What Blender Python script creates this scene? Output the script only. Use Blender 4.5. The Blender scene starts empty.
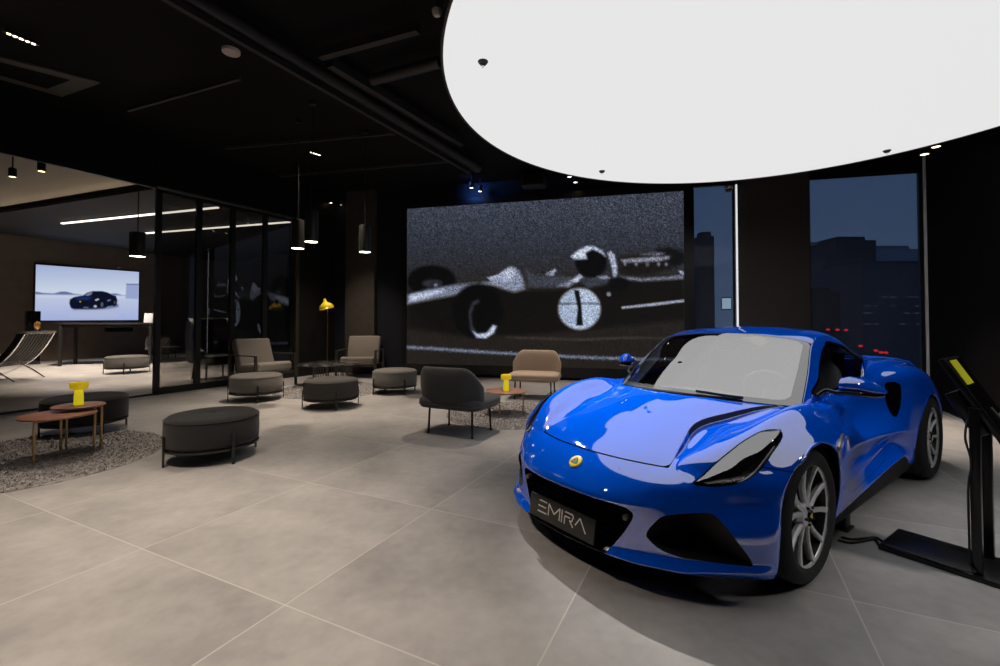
import bpy, bmesh, math, random
from mathutils import Vector, Matrix
from math import sin, cos, pi, radians, sqrt, atan2, hypot, floor as ffloor
random.seed(7)
DISC_L = .785
COVE = 9.
# lounge spots: x,y, aim x,y, watts, cone
LOUNGE_SPOTS = [(-2.7, 2.0, -2.4, 1.75, 1000, 80), (-4.4, 5.4, -4.4, 5.2, 230, 70), (-1.6, 4.8, -1.8, 5.0, 220, 60), (-3.0, 7.6, -3.0, 7.8, 560, 75), (.0, 6.4, .1, 6.3, 400, 55), (-3.6, 10.2, -3.5, 10.0, 450, 70), (.6, 8.7, .6, 8.6, 520, 55),
 (4.75, 5.9, 4.6, 5.8, 620, 62), (4.75, 6.4, 4.1, 7.0, 500, 70), (-8.5, 10.4, -8.6, 10.4, 900, 72), (-11.4, 12.4, -11.8, 12.6, 1800, 95), (-7.2, 11.6, -7.2, 11.6, 350, 80)]
CAR_SPOTS = [(-.3, 5.4, 3.3, 1.05, 3.1, .7, 1050, 36, .02), (4.3, 1.15, 3.3, 3.3, 1.8, 0, 260, 66, .2)]  # unseen spots added to brighten the hood and the floor beside the car
SC = bpy.context.scene
COL = SC.collection
# ------------------------------------------------------------------ camera calibration
FPX, YH, CAMH, PT = 454.0, 320.2, 1.333, radians(1.2)
CYP = YH - FPX * math.tan(PT)
def ray(u, v):
    d = ((u - 500) / FPX, -(v - CYP) / FPX)
    return (d[0], cos(PT) - d[1] * sin(PT), d[1] * cos(PT) + sin(PT))
def on_z(u, v, z=0.0):
    r = ray(u, v); t = (z - CAMH) / r[2]
    return Vector((r[0] * t, r[1] * t, z))
def at_y(u, v, y):
    r = ray(u, v); t = y / r[1]
    return Vector((r[0] * t, y, CAMH + r[2] * t))
# ------------------------------------------------------------------ materials
MATS = {}
def mat(name, col=(.5, .5, .5), rough=.5, metal=0., spec=.5, emit=None, estr=0., coat=0., coat_rough=.03, coat_ior=1.5,
        noise=None, bump=None, sheen=0., alpha=1.0):
    if name in MATS: return MATS[name]
    m = bpy.data.materials.new(name); m.use_nodes = True
    nt = m.node_tree; b = nt.nodes['Principled BSDF']
    b.inputs['Base Color'].default_value = (*col, 1); b.inputs['Roughness'].default_value = rough
    b.inputs['Metallic'].default_value = metal; b.inputs['Specular IOR Level'].default_value = spec
    b.inputs['Coat Weight'].default_value = coat; b.inputs['Coat Roughness'].default_value = coat_rough
    b.inputs['Coat IOR'].default_value = coat_ior
    if sheen: b.inputs['Sheen Weight'].default_value = sheen
    if emit: b.inputs['Emission Color'].default_value = (*emit, 1); b.inputs['Emission Strength'].default_value = estr
    tc = None
    if noise or bump:
        tc = nt.nodes.new('ShaderNodeTexCoord')
    if noise:   # (scale, colour2, contrast)
        n = nt.nodes.new('ShaderNodeTexNoise'); n.inputs['Scale'].default_value = noise[0]; n.inputs['Detail'].default_value = 5
        r = nt.nodes.new('ShaderNodeValToRGB'); r.color_ramp.elements[0].position = .5 - noise[2]; r.color_ramp.elements[1].position = .5 + noise[2]
        r.color_ramp.elements[0].color = (*col, 1); r.color_ramp.elements[1].color = (*noise[1], 1)
        nt.links.new(tc.outputs['Object'], n.inputs['Vector']); nt.links.new(n.outputs['Fac'], r.inputs['Fac'])
        nt.links.new(r.outputs['Color'], b.inputs['Base Color'])
    if bump:    # (scale, strength)
        n = nt.nodes.new('ShaderNodeTexNoise'); n.inputs['Scale'].default_value = bump[0]; n.inputs['Detail'].default_value = 3
        bp = nt.nodes.new('ShaderNodeBump'); bp.inputs['Strength'].default_value = bump[1]; bp.inputs['Distance'].default_value = .01
        nt.links.new(tc.outputs['Object'], n.inputs['Vector']); nt.links.new(n.outputs['Fac'], bp.inputs['Height'])
        nt.links.new(bp.outputs['Normal'], b.inputs['Normal'])
    MATS[name] = m
    return m
def glass(name, tint=(1, 1, 1), ior=1.5, rough=0.0, floor_refl=0.0):
    """thin architectural pane: transparent mixed with a sharp reflection by Fresnel"""
    if name in MATS: return MATS[name]
    m = bpy.data.materials.new(name); m.use_nodes = True; nt = m.node_tree
    nt.nodes.clear(); o = nt.nodes.new('ShaderNodeOutputMaterial')
    t = nt.nodes.new('ShaderNodeBsdfTransparent'); t.inputs['Color'].default_value = (*tint, 1)
    g = nt.nodes.new('ShaderNodeBsdfGlossy'); g.inputs['Roughness'].default_value = rough
    f = nt.nodes.new('ShaderNodeFresnel'); f.inputs['IOR'].default_value = ior
    mx = nt.nodes.new('ShaderNodeMixShader')
    ge = nt.nodes.new('ShaderNodeNewGeometry'); iv = nt.nodes.new('ShaderNodeMath'); iv.operation = 'SUBTRACT'; iv.inputs[0].default_value = 1
    nt.links.new(ge.outputs['Backfacing'], iv.inputs[1]); ml = nt.nodes.new('ShaderNodeMath'); ml.operation = 'MULTIPLY'
    nt.links.new(f.outputs['Fac'], ml.inputs[0]); nt.links.new(iv.outputs[0], ml.inputs[1]); fac = ml.outputs[0]   # only the entry face of a pane reflects
    if floor_refl:
        a = nt.nodes.new('ShaderNodeMath'); a.operation = 'MAXIMUM'; a.inputs[1].default_value = floor_refl
        nt.links.new(fac, a.inputs[0]); fac = a.outputs[0]
    nt.links.new(fac, mx.inputs['Fac']); nt.links.new(t.outputs[0], mx.inputs[1]); nt.links.new(g.outputs[0], mx.inputs[2])
    nt.links.new(mx.outputs[0], o.inputs['Surface'])
    MATS[name] = m
    return m
# ------------------------------------------------------------------ objects
def tag(o, label=None, cat=None, group=None, kind=None):
    if label: o['label'] = label
    if cat: o['category'] = cat
    if group: o['group'] = group
    if kind: o['kind'] = kind
    return o
def thing(name, label, cat, loc=(0, 0, 0), rz=0., group=None):
    o = bpy.data.objects.new(name, None); COL.objects.link(o)
    o.empty_display_size = .1; o.location = loc; o.rotation_euler = (0, 0, rz)
    return tag(o, label, cat, group)
def kids(o): return [c for c in COL.objects if c.parent == o]
def dup(o, loc=None, rz=None, label=None, parent=None, group=None):
    """copy of a thing with copies of its parts and sub-parts"""
    ch = [c for c in bpy.data.objects if c.parent == o]
    c = o.copy(); COL.objects.link(c)
    if parent: c.parent = parent
    if loc is not None: c.location = loc
    if rz is not None: c.rotation_euler = (0, 0, rz)
    if label: c['label'] = label
    if group: c['group'] = group
    for k in ch: dup(k, parent=c)
    return c
class MB:
    """collects shapes into one mesh"""
    def __init__(s): s.v = []; s.f = []
    def add(s, vs, fs):
        n = len(s.v); s.v += [tuple(p) for p in vs]; s.f += [tuple(i + n for i in f) for f in fs]; return s
    def box(s, c, d, rz=0., M=None):
        x, y, z = d[0] / 2, d[1] / 2, d[2] / 2
        vs = [Vector(p) for p in ((-x, -y, -z), (x, -y, -z), (x, y, -z), (-x, y, -z), (-x, -y, z), (x, -y, z), (x, y, z), (-x, y, z))]
        if rz: R = Matrix.Rotation(rz, 3, 'Z'); vs = [R @ p for p in vs]
        if M is not None: vs = [M @ p for p in vs]
        return s.add([p + Vector(c) for p in vs], [(0, 3, 2, 1), (4, 5, 6, 7), (0, 1, 5, 4), (1, 2, 6, 5), (2, 3, 7, 6), (3, 0, 4, 7)])
    def rbox(s, c, d, r=.01, seg=2, M=None):
        """box with rounded edges"""
        bm = bmesh.new(); bmesh.ops.create_cube(bm, size=1)
        for v in bm.verts: v.co = Vector((v.co.x * d[0], v.co.y * d[1], v.co.z * d[2]))
        bmesh.ops.bevel(bm, geom=bm.edges[:], offset=min(r, min(d) * .49), segments=seg, profile=.5, affect='EDGES')
        vs = [(M @ v.co if M is not None else v.co) + Vector(c) for v in bm.verts]
        bm.verts.index_update(); fs = [[v.index for v in f.verts] for f in bm.faces]; bm.free()
        return s.add(vs, fs)
    def cyl(s, a, b, r, n=12, r2=None, caps=True):
        a, b = Vector(a), Vector(b); d = (b - a).normalized(); r2 = r if r2 is None else r2
        t = Vector((0, 0, 1)) if abs(d.z) < .9 else Vector((1, 0, 0)); x = d.cross(t).normalized(); y = d.cross(x)
        vs = []
        for k in range(n):
            q = 2 * pi * k / n; w = x * cos(q) + y * sin(q); vs += [a + w * r, b + w * r2]
        fs = [(2 * k, 2 * ((k + 1) % n), 2 * ((k + 1) % n) + 1, 2 * k + 1) for k in range(n)]
        if caps: fs += [tuple(2 * k for k in range(n))[::-1], tuple(2 * k + 1 for k in range(n))]
        return s.add(vs, fs)
    def lathe(s, prof, n=32, c=(0, 0, 0), M=None, a0=0., a1=2 * pi):
        """profile of (r,z) turned about z"""
        full = abs(a1 - a0 - 2 * pi) < 1e-6; m = n if full else n + 1
        vs = []
        for k in range(m):
            q = a0 + (a1 - a0) * k / n
            for (r, z) in prof: vs.append(Vector((r * cos(q), r * sin(q), z)))
        if M is not None: vs = [M @ p for p in vs]
        vs = [p + Vector(c) for p in vs]; L = len(prof); fs = []
        for k in range(n):
            k2 = (k + 1) % m
            for i in range(L - 1): fs.append((k * L + i, k2 * L + i, k2 * L + i + 1, k * L + i + 1))
        return s.add(vs, fs)
    def tube(s, pts, r, n=8, closed=False, caps=True):
        pts = [Vector(p) for p in pts]; N = len(pts); rs = r if hasattr(r, '__len__') else [r] * N
        vs = []; prev = None
        for i, p in enumerate(pts):
            if closed: d = pts[(i + 1) % N] - pts[i - 1]
            else: d = pts[min(i + 1, N - 1)] - pts[max(i - 1, 0)]
            d.normalize()
            if prev is None:
                t = Vector((0, 0, 1)) if abs(d.z) < .9 else Vector((1, 0, 0)); x = d.cross(t).normalized()
            else:
                x = (prev - d * prev.dot(d)).normalized()
            prev = x; y = d.cross(x)
            for k in range(n):
                q = 2 * pi * k / n; vs.append(p + (x * cos(q) + y * sin(q)) * rs[i])
        fs = []
        for i in range(N if closed else N - 1):
            j = (i + 1) % N
            for k in range(n): fs.append((i * n + k, i * n + (k + 1) % n, j * n + (k + 1) % n, j * n + k))
        if caps and not closed: fs += [tuple(range(n))[::-1], tuple((N - 1) * n + k for k in range(n))]
        return s.add(vs, fs)
    def prism(s, poly, h, M=None, c=(0, 0, 0)):
        """polygon in xy raised by h along z"""
        n = len(poly); vs = [Vector((p[0], p[1], 0)) for p in poly] + [Vector((p[0], p[1], h)) for p in poly]
        if M is not None: vs = [M @ p for p in vs]
        vs = [p + Vector(c) for p in vs]
        return s.add(vs, [tuple(range(n))[::-1], tuple(range(n, 2 * n))] + [(k, (k + 1) % n, n + (k + 1) % n, n + k) for k in range(n)])
    def grid(s, rows, closed_u=False, closed_v=False):
        """rows of points to quads"""
        R = len(rows); Cn = len(rows[0]); vs = [p for r in rows for p in r]; fs = []
        for i in range(R if closed_u else R - 1):
            for j in range(Cn if closed_v else Cn - 1):
                i2, j2 = (i + 1) % R, (j + 1) % Cn
                fs.append((i * Cn + j, i * Cn + j2, i2 * Cn + j2, i2 * Cn + j))
        return s.add(vs, fs)
    def ball(s, c, r, n=16, m=10):
        rr = r if hasattr(r, '__len__') else (r, r, r)
        prof = [[Vector((c[0] + rr[0] * sin(pi * i / m) * cos(2 * pi * k / n), c[1] + rr[1] * sin(pi * i / m) * sin(2 * pi * k / n), c[2] + rr[2] * cos(pi * i / m))) for k in range(n)] for i in range(m + 1)]
        return s.grid(prof, closed_v=True)
    def build(s, name, m=None, parent=None, smooth=True, angle=35, loc=None, rot=None, normals=None, fix=True):
        me = bpy.data.meshes.new(name); me.from_pydata(s.v, [], s.f); me.validate(clean_customdata=False)
        if fix:
            bm = bmesh.new(); bm.from_mesh(me)
            if normals is None: bmesh.ops.remove_doubles(bm, verts=bm.verts, dist=1e-6)
            bmesh.ops.recalc_face_normals(bm, faces=bm.faces); bm.to_mesh(me); bm.free()
        if smooth:
            me.shade_smooth()
            if normals is None: me.set_sharp_from_angle(angle=radians(angle))
            else: me.normals_split_custom_set_from_vertices(normals)
        o = bpy.data.objects.new(name, me); COL.objects.link(o)
        if m is not None: me.materials.append(m)
        if parent is not None: o.parent = parent
        if loc is not None: o.location = loc
        if rot is not None: o.rotation_euler = rot
        return o
def rrect(w, h, r, n=6):
    p = []
    for cx, cy, a in ((w / 2 - r, h / 2 - r, 0), (-w / 2 + r, h / 2 - r, 90), (-w / 2 + r, -h / 2 + r, 180), (w / 2 - r, -h / 2 + r, 270)):
        for k in range(n + 1):
            q = radians(a + 90 * k / n); p.append((cx + r * cos(q), cy + r * sin(q)))
    return p
def crom(pts, sub=8, closed=False):
    pts = [Vector(p) for p in pts]; n = len(pts); out = []
    for i in range(n if closed else n - 1):
        if closed: a, b, c, d = pts[i - 1], pts[i], pts[(i + 1) % n], pts[(i + 2) % n]
        else: b, c = pts[i], pts[i + 1]; a = pts[i - 1] if i else b * 2 - c; d = pts[i + 2] if i + 2 < n else c * 2 - b
        for k in range(sub):
            t = k / sub; out.append(.5 * ((2 * b) + (c - a) * t + (2 * a - 5 * b + 4 * c - d) * t * t + (3 * b - 3 * c + d - a) * t ** 3))
    if not closed: out.append(pts[-1])
    return out
# ================================================================== SPORTS CAR
from mathutils.bvhtree import BVHTree
CAR_S, CAR_C, CAR_X, CAR_Y = sin(radians(53.13)), cos(radians(53.13)), 1.029, 3.064
CAR_RZ = atan2(-CAR_C, -CAR_S)
def w2c(p):
    dx, dy = p[0] - CAR_X, p[1] - CAR_Y
    return Vector((-CAR_S * dx - CAR_C * dy, CAR_C * dx - CAR_S * dy, p[2]))
CAR_O = w2c((0, 0, CAMH))
def car_ray(u, v):
    r = ray(u, v); return (w2c((r[0], r[1], CAMH + r[2])) - CAR_O).normalized()
def interp(pts, sub, crease=None):
    """cubic through pts (chord-length knots); crease[k] 0..1 breaks the tangent at knot k"""
    n = len(pts); h = [max((pts[k + 1] - pts[k]).length, 1e-4) for k in range(n - 1)]
    d = [(pts[k + 1] - pts[k]) / h[k] for k in range(n - 1)]
    ml, mr = [None] * n, [None] * n
    for k in range(n):
        if k == 0: t = d[0]; l = r = t
        elif k == n - 1: t = d[-1]; l = r = t
        else:
            t = (d[k - 1] * h[k] + d[k] * h[k - 1]) / (h[k] + h[k - 1]); w = crease[k] if crease else 0
            l = t.lerp(d[k - 1], w); r = t.lerp(d[k], w)
        ml[k], mr[k] = l, r
    out = []
    for k in range(n - 1):
        for q in range(sub):
            t = q / sub; t2, t3 = t * t, t ** 3
            out.append(pts[k] * (2 * t3 - 3 * t2 + 1) + mr[k] * h[k] * (t3 - 2 * t2 + t) + pts[k + 1] * (3 * t2 - 2 * t3) + ml[k + 1] * h[k] * (t3 - t2))
    out.append(pts[-1].copy()); return out
class Sheet:
    """fine surface with per-vertex position, normal and grid parameter; can be cut along any curve"""
    def __init__(s): s.p = []; s.n = []; s.q = []; s.f = []
    def copy_sub(s, faces):
        r = Sheet(); mp = {}
        for f in faces:
            g = []
            for i in f:
                if i not in mp: mp[i] = len(r.p); r.p.append(s.p[i]); r.n.append(s.n[i]); r.q.append(s.q[i])
                g.append(mp[i])
            r.f.append(tuple(g))
        return r
    def keep(s, fn):       # fn(sheet, face)
        return s.copy_sub([f for f in s.f if fn(s, f)])
    def cut(s, val, level=0.):
        """part of the sheet where val(p,q) > level"""
        d = [val(s.p[i], s.q[i]) - level for i in range(len(s.p))]
        r = Sheet(); mp = {}; ed = {}
        def vert(i):
            if i not in mp: mp[i] = len(r.p); r.p.append(s.p[i]); r.n.append(s.n[i]); r.q.append(s.q[i])
            return mp[i]
        def edge(a, b):
            k = (a, b) if a < b else (b, a)
            if k not in ed:
                a, b = k; t = d[a] / (d[a] - d[b]); ed[k] = len(r.p)
                r.p.append(s.p[a].lerp(s.p[b], t)); r.n.append(s.n[a].lerp(s.n[b], t).normalized())
                r.q.append((s.q[a][0] + (s.q[b][0] - s.q[a][0]) * t, s.q[a][1] + (s.q[b][1] - s.q[a][1]) * t))
            return ed[k]
        for f in s.f:
            m = len(f); pos = [d[i] > 0 for i in f]
            if all(pos): r.f.append(tuple(vert(i) for i in f)); continue
            if not any(pos): continue
            g = []
            for k in range(m):
                a, b = f[k], f[(k + 1) % m]
                if d[a] > 0: g.append(vert(a))
                if (d[a] > 0) != (d[b] > 0): g.append(edge(a, b))
            if len(g) >= 3: r.f.append(tuple(g))
        return r
    def obj(s, name, m, parent, both=False, side=1, inset=0.):
        """one mesh; both=True welds the mirrored half on at the centre line"""
        b = MB(); ns = []
        def half(sg):
            vs = [Vector((p.x, p.y * sg, p.z)) - Vector((n.x, n.y * sg, n.z)) * inset for p, n in zip(s.p, s.n)]
            ns.extend([Vector((n.x, n.y * sg, n.z)) for n in s.n]); b.add(vs, s.f if sg > 0 else [f[::-1] for f in s.f])
        if both: half(1); half(-1)
        else: half(side)
        if not b.f: return None
        return b.build(name, m, parent, normals=[tuple(n) for n in ns], fix=False)
def sheet_from(rows, sub_i, sub_j, ci=None, cj=None):
    """rows[i][j] control points; ci[i] crease at station i, cj(i)->list crease per rail"""
    nI, nJ = len(rows), len(rows[0])
    rails = [interp([rows[i][j] for i in range(nI)], sub_i, ci) for j in range(nJ)]
    NI = len(rails[0]); grid = []
    for a in range(NI):
        u = a / sub_i
        grid.append(interp([rails[j][a] for j in range(nJ)], sub_j, cj(u) if cj else None))
    NJ = len(grid[0]); S = Sheet()
    for a in range(NI):
        for b in range(NJ):
            du = grid[min(a + 1, NI - 1)][b] - grid[max(a - 1, 0)][b]; dv = grid[a][min(b + 1, NJ - 1)] - grid[a][max(b - 1, 0)]
            n = dv.cross(du)
            if n.length < 1e-9: n = Vector((0, 0, 1))
            n.normalize(); p = grid[a][b]
            if b == 0 and abs(p.y) < 1e-4: n = Vector((n.x, 0, n.z)).normalized(); p.y = 0
            S.p.append(p); S.n.append(n); S.q.append((a / sub_i, b / sub_j))
    for a in range(NI - 1):
        for b in range(NJ - 1):
            i = a * NJ + b; S.f.append((i, i + 1, i + NJ + 1, i + NJ))
    return S
def sdf(poly):
    """signed distance to a closed 2-D polygon, positive inside"""
    P = [(p[0], p[1]) for p in poly]; n = len(P); seg = []
    for k in range(n):
        (ax, ay), (bx, by) = P[k], P[(k + 1) % n]
        L = (bx - ax) ** 2 + (by - ay) ** 2
        if L > 1e-14: seg.append((ax, ay, bx - ax, by - ay, L, by))
    x0, x1 = min(p[0] for p in P) - .06, max(p[0] for p in P) + .06; y0, y1 = min(p[1] for p in P) - .06, max(p[1] for p in P) + .06
    def f(x, y):
        if x < x0 or x > x1 or y < y0 or y > y1: return -.06
        best = 1e9; ins = False
        for ax, ay, dx, dy, L, by in seg:
            t = ((x - ax) * dx + (y - ay) * dy) / L; t = 0 if t < 0 else 1 if t > 1 else t
            ex, ey = x - ax - dx * t, y - ay - dy * t; e = ex * ex + ey * ey
            if e < best: best = e
            if (ay > y) != (by > y) and x < ax + dx * (y - ay) / dy: ins = not ins
        best = sqrt(best); return best if ins else -best
    return f
V3 = lambda *a: Vector(a)
# ---- body control net (left half): x forward from the front axle, y to the car's left, z up
front = [
 [(.78,0,.12),(.76,.24,.12),(.70,.46,.115),(.62,.62,.115),(.48,.765,.12),(.34,.885,.13)],
 [(.875,0,.155),(.855,.25,.155),(.795,.465,.155),(.705,.62,.155),(.548,.775,.165),(.37,.905,.175)],
 [(.85,0,.185),(.83,.25,.185),(.755,.45,.195),(.665,.61,.20),(.53,.765,.205),(.36,.908,.215)],
 [(.85,0,.31),(.83,.25,.31),(.755,.45,.315),(.665,.62,.325),(.535,.775,.33),(.352,.915,.34)],
 [(.85,0,.42),(.83,.25,.42),(.755,.455,.425),(.635,.62,.435),(.47,.77,.45),(.33,.915,.46)],
 [(.765,0,.51),(.745,.25,.51),(.685,.46,.505),(.605,.62,.505),(.455,.77,.53),(.30,.92,.54)]]
net = []
for r in front:
    r = [V3(*p) for p in r]; net.append(r[:3] + [(r[2] + r[3]) / 2] + r[3:])
rest = [
 [(.655,0,.575),(.635,.25,.578),(.560,.475,.576),(.556,.488,.577),(.542,.515,.588),(.355,.79,.625),(.235,.930,.61)],
 [(.42,0,.665),(.41,.24,.665),(.38,.435,.652),(.38,.447,.634),(.385,.585,.675),(.26,.805,.70),(.13,.945,.66)],
 [(.17,0,.752),(.16,.21,.75),(.14,.385,.732),(.14,.396,.698),(.13,.632,.750),(.06,.83,.77),(.0,.955,.69)],
 [(-.05,0,.815),(-.07,.25,.805),(-.12,.455,.772),(-.12,.464,.740),(-.10,.655,.772),(-.12,.845,.80),(-.12,.955,.685),(-.12,.95,.5),(-.12,.935,.34),(-.12,.92,.22),(-.12,.88,.13)],
 [(-.2,0,.84),(-.24,.28,.832),(-.34,.545,.80),(-.34,.555,.780),(-.34,.658,.795),(-.33,.845,.81),(-.33,.95,.66),(-.33,.945,.51),(-.33,.93,.34),(-.33,.905,.215),(-.33,.87,.13)],
 [(-.5,0,.80),(-.52,.32,.80),(-.57,.63,.795),(-.575,.66,.80),(-.58,.705,.803),(-.58,.825,.80),(-.58,.905,.67),(-.58,.925,.565),(-.58,.905,.36),(-.58,.89,.215),(-.58,.86,.13)]]
for r in rest: net.append([V3(*p) for p in r])
side = [  # x, then (y,z) per rail
 (-.95,[(0,.8),(.35,.8),(.64,.815),(.685,.835),(.735,.85),(.785,.80),(.825,.66),(.905,.565),(.868,.36),(.895,.245),(.855,.13)]),
 (-1.3,[(0,.8),(.35,.8),(.62,.84),(.68,.86),(.735,.872),(.762,.81),(.80,.672),(.90,.545),(.848,.375),(.905,.285),(.855,.13)]),
 (-1.6,[(0,.85),(.35,.86),(.60,.88),(.665,.89),(.725,.897),(.762,.83),(.785,.69),(.90,.515),(.832,.392),(.912,.31),(.855,.13)]),
 (-1.82,[(0,.93),(.3,.93),(.55,.94),(.63,.94),(.70,.945),(.79,.88),(.80,.70),(.90,.495),(.825,.40),(.915,.312),(.855,.13)]),
 (-2.05,[(0,.96),(.28,.965),(.5,.975),(.59,.98),(.69,.985),(.865,.93),(.915,.70),(.918,.465),(.90,.34),(.895,.21),(.86,.13)]),
 (-2.3,[(0,.955),(.28,.96),(.5,.985),(.60,.995),(.70,.995),(.89,.93),(.945,.73),(.945,.47),(.93,.33),(.91,.20),(.87,.13)]),
 (-2.6,[(0,.945),(.28,.95),(.5,.975),(.60,.99),(.70,.985),(.89,.895),(.95,.70),(.955,.46),(.935,.32),(.91,.20),(.87,.13)]),
 (-2.9,[(0,.94),(.28,.94),(.5,.955),(.59,.96),(.69,.955),(.86,.835),(.935,.66),(.945,.43),(.93,.32),(.91,.21),(.87,.15)]),
 (-3.2,[(0,.935),(.28,.935),(.48,.935),(.57,.935),(.66,.92),(.81,.79),(.88,.61),(.90,.42),(.89,.32),(.87,.23),(.83,.18)]),
 (-3.42,[(0,.945),(.28,.945),(.46,.94),(.54,.93),(.62,.91),(.74,.77),(.80,.60),(.82,.42),(.81,.33),(.80,.26),(.77,.22)])]
for x, r in side: net.append([V3(x, y, z) for y, z in r])
net.append([V3(-3.40, p.y * .9, .57 + (p.z - .57) * .75) for p in net[-1]])
net.append([V3(-3.36, p.y * .3, .57 + (p.z - .57) * .2) for p in net[-1]])
net.append([V3(-3.36, p.y * .01, .57) for p in net[-1]])
for r in net:
    k = 1
    while len(r) < 11: e = r[6]; r.append(V3(e.x - .03 * k, e.y - .07 * k, e.z - .005 * k)); k += 1
VD = {6: -.002, 7: -.010, 8: -.022, 9: -.026, 10: -.014}
CREST = {6: (.45,.70,.616), 7: (.33,.72,.708), 8: (.11,.745,.788), 9: (-.10,.76,.832), 10: (-.33,.77,.845), 11: (-.58,.768,.815)}
for i_, r in enumerate(net):
    r.insert(5, V3(*CREST[i_]) if i_ in CREST else r[4].lerp(r[5], .5))
    r.insert(4, r[3].lerp(r[4], .62) + V3(0, 0, VD.get(i_, 0)))
ci = [0] * len(net); ci[1] = .6; ci[2] = .8; ci[4] = .45; ci[17 + 4] = .3; ci[22] = .6
def wt(u, a, b, c, d): return 0. if u <= a or u >= d else (u - a) / (b - a) if u < b else 1. if u <= c else (d - u) / (d - c)
def cj(u):
    w = wt(u, 5.8, 6.3, 10.2, 11); k = [0.] * 13; k[2] = k[3] = w
    k[9] = .92 * wt(u, 9.5, 10.5, 16, 18); k[11] = .9 * wt(u, 11, 12, 15.2, 16); k[10] = .7 * wt(u, 11.5, 12.5, 15, 16)
    k[5] = .85 * wt(u, 5.8, 6.5, 9.5, 11)
    return k
BODY = sheet_from(net, 9, 9, ci, cj)
BODY = BODY.keep(lambda s, f: not (min(s.q[i][0] for i in f) < 8.999 and min(s.q[i][1] for i in f) > 7.999))
def bvh_of(S): return BVHTree.FromPolygons([tuple(p) for p in S.p], S.f)
BV = bvh_of(BODY)
def hit(u, v, bv=None):
    h = (bv or BV).ray_cast(CAR_O, car_ray(u, v)); return h[0]
def hits(pts, axes, bv=None, fallback=None):
    out = []
    for (u, v) in pts:
        h = hit(u, v, bv)
        if h is None or h.y < 0: print('MISS', u, v, h); continue
        out.append(tuple(h['xyz'.index(a)] for a in axes))
    return out
def smooth2(poly, sub=6):
    return [(p.x, p.y) for p in crom([(a, b, 0) for a, b in poly], sub, True)]
# ---- paint and trims
def car_paint():
    m = mat('blue_paint', (.0, .125, .98), rough=.5, spec=.0, coat=1., coat_rough=.015, coat_ior=PAINT_IOR, metal=.0)
    return m
PAINT_IOR = 3.3
PAINT = car_paint()
BLK = mat('black_plastic', (.012, .012, .013), rough=.5)
BLKG = mat('black_gloss', (.004, .004, .005), rough=.08, spec=.6)
WGLASS = glass('windscreen_glass', (.85, .86, .87), ior=8.)
SGLASS = glass('side_glass', (.50, .52, .53), ior=1.45)
RUB = mat('tyre_rubber', (.012, .012, .013), rough=.75, bump=(60, .15))
ALLOY = mat('diamond_cut_alloy', (.80, .80, .82), rough=.35, metal=.35)
ALLOYD = mat('dark_alloy', (.05, .05, .055), rough=.4, metal=.9)
CHROME = mat('chrome', (.8, .8, .8), rough=.08, metal=1.)
YEL = mat('badge_yellow', (.95, .74, .0), rough=.3)
BGRN = mat('badge_green', (.01, .05, .02), rough=.4)
car = thing('sports_car', 'blue two-seat sports coupe parked under the round luminous ceiling', 'car', (CAR_X, CAR_Y, 0), CAR_RZ)
# ---- cut-outs
def arch_f(p, q):
    if p.y < .5 or p.x > .6: return .2
    return hypot(p.x + .03, p.z - .335) - .372
def arch_r(p, q):
    if p.y < .5 or p.x > -1.6: return .2
    return hypot(p.x + 2.515, p.z - .335) - .385
M = BODY.cut(arch_f).cut(arch_r)
cab = sdf(smooth2([(-.19,-.3),(-.19,0),(-.24,.28),(-.47,.50),(-.68,.62),(-.86,.70),(-1.2,.712),(-1.62,.70),(-1.9,.66),(-2.2,.58),(-2.6,.46),(-2.9,.3),(-2.95,0),(-2.9,-.3),(-1.5,-.4)], 4))
M = M.cut(lambda p, q: -cab(p.x, p.y) if p.z > .75 else .05)
# headlight outline, traced on the left wing
HLPIX = [(691.2,484.7),(702,485.2),(714,485.3),(732,483.5),(746.5,479.2),(757.3,472),(768,458.8),(778.9,443.2),(782.3,434.8),(780,430.6),(775,429.5),(762,431.3),(747.7,438.6),(729.6,451.8),(711.6,467.2)]
HL = hits(HLPIX, 'xy'); HLs = [(p.x, p.y) for p in crom([(a, b, 0) for a, b in HL], 5, False)]
hl = sdf(HLs)
hlf = lambda p, q: hl(p.x, p.y) if p.z > .45 else -.05
lens = M.cut(hlf, .003); M = M.cut(lambda p, q: -hlf(p, q), .003)
# front openings, in front view (y,z)
SI = smooth2(hits([(655.6,521.7),(666.5,515.5),(703.7,512.8),(720,520),(736.5,540.5),(753,565),(745,566),(707,561.5),(666,552.6),(648,539),(647.2,532)], 'yz'), 5)
si = sdf(SI); sif = lambda p, q: si(p.y, p.z) if q[0] < 6 and p.x > .3 else -.06
M = M.cut(lambda p, q: -sif(p, q))
CO = smooth2([(-.3,.408),(0,.408),(.2,.408),(.34,.404),(.395,.395),(.418,.37),(.405,.335),(.37,.27),(.33,.21),(.30,.165),(.285,.10),(.2,.06),(-.3,.06)], 5)
co = sdf(CO); cof = lambda p, q: co(p.y, p.z) if q[0] < 4.6 else -.06
lowlip = M.cut(cof).cut(lambda p, q: .185 - p.z); M = M.cut(lambda p, q: -cof(p, q))
# side intake in front of the rear wheel, in side view (x,z)
IN = smooth2(hits([(884.8,383.6),(891,382.0),(899.2,383.2),(901.4,392),(901.2,401),(899.5,410),(896.8,416.9),(893,416),(889.6,411.5),(886.6,404),(885.2,395)], 'xz'), 5)
inn = sdf(IN); inf = lambda p, q: inn(p.x, p.z) if p.y > .6 and p.x < -1.4 else -.06
M = M.cut(lambda p, q: -inf(p, q))
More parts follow.
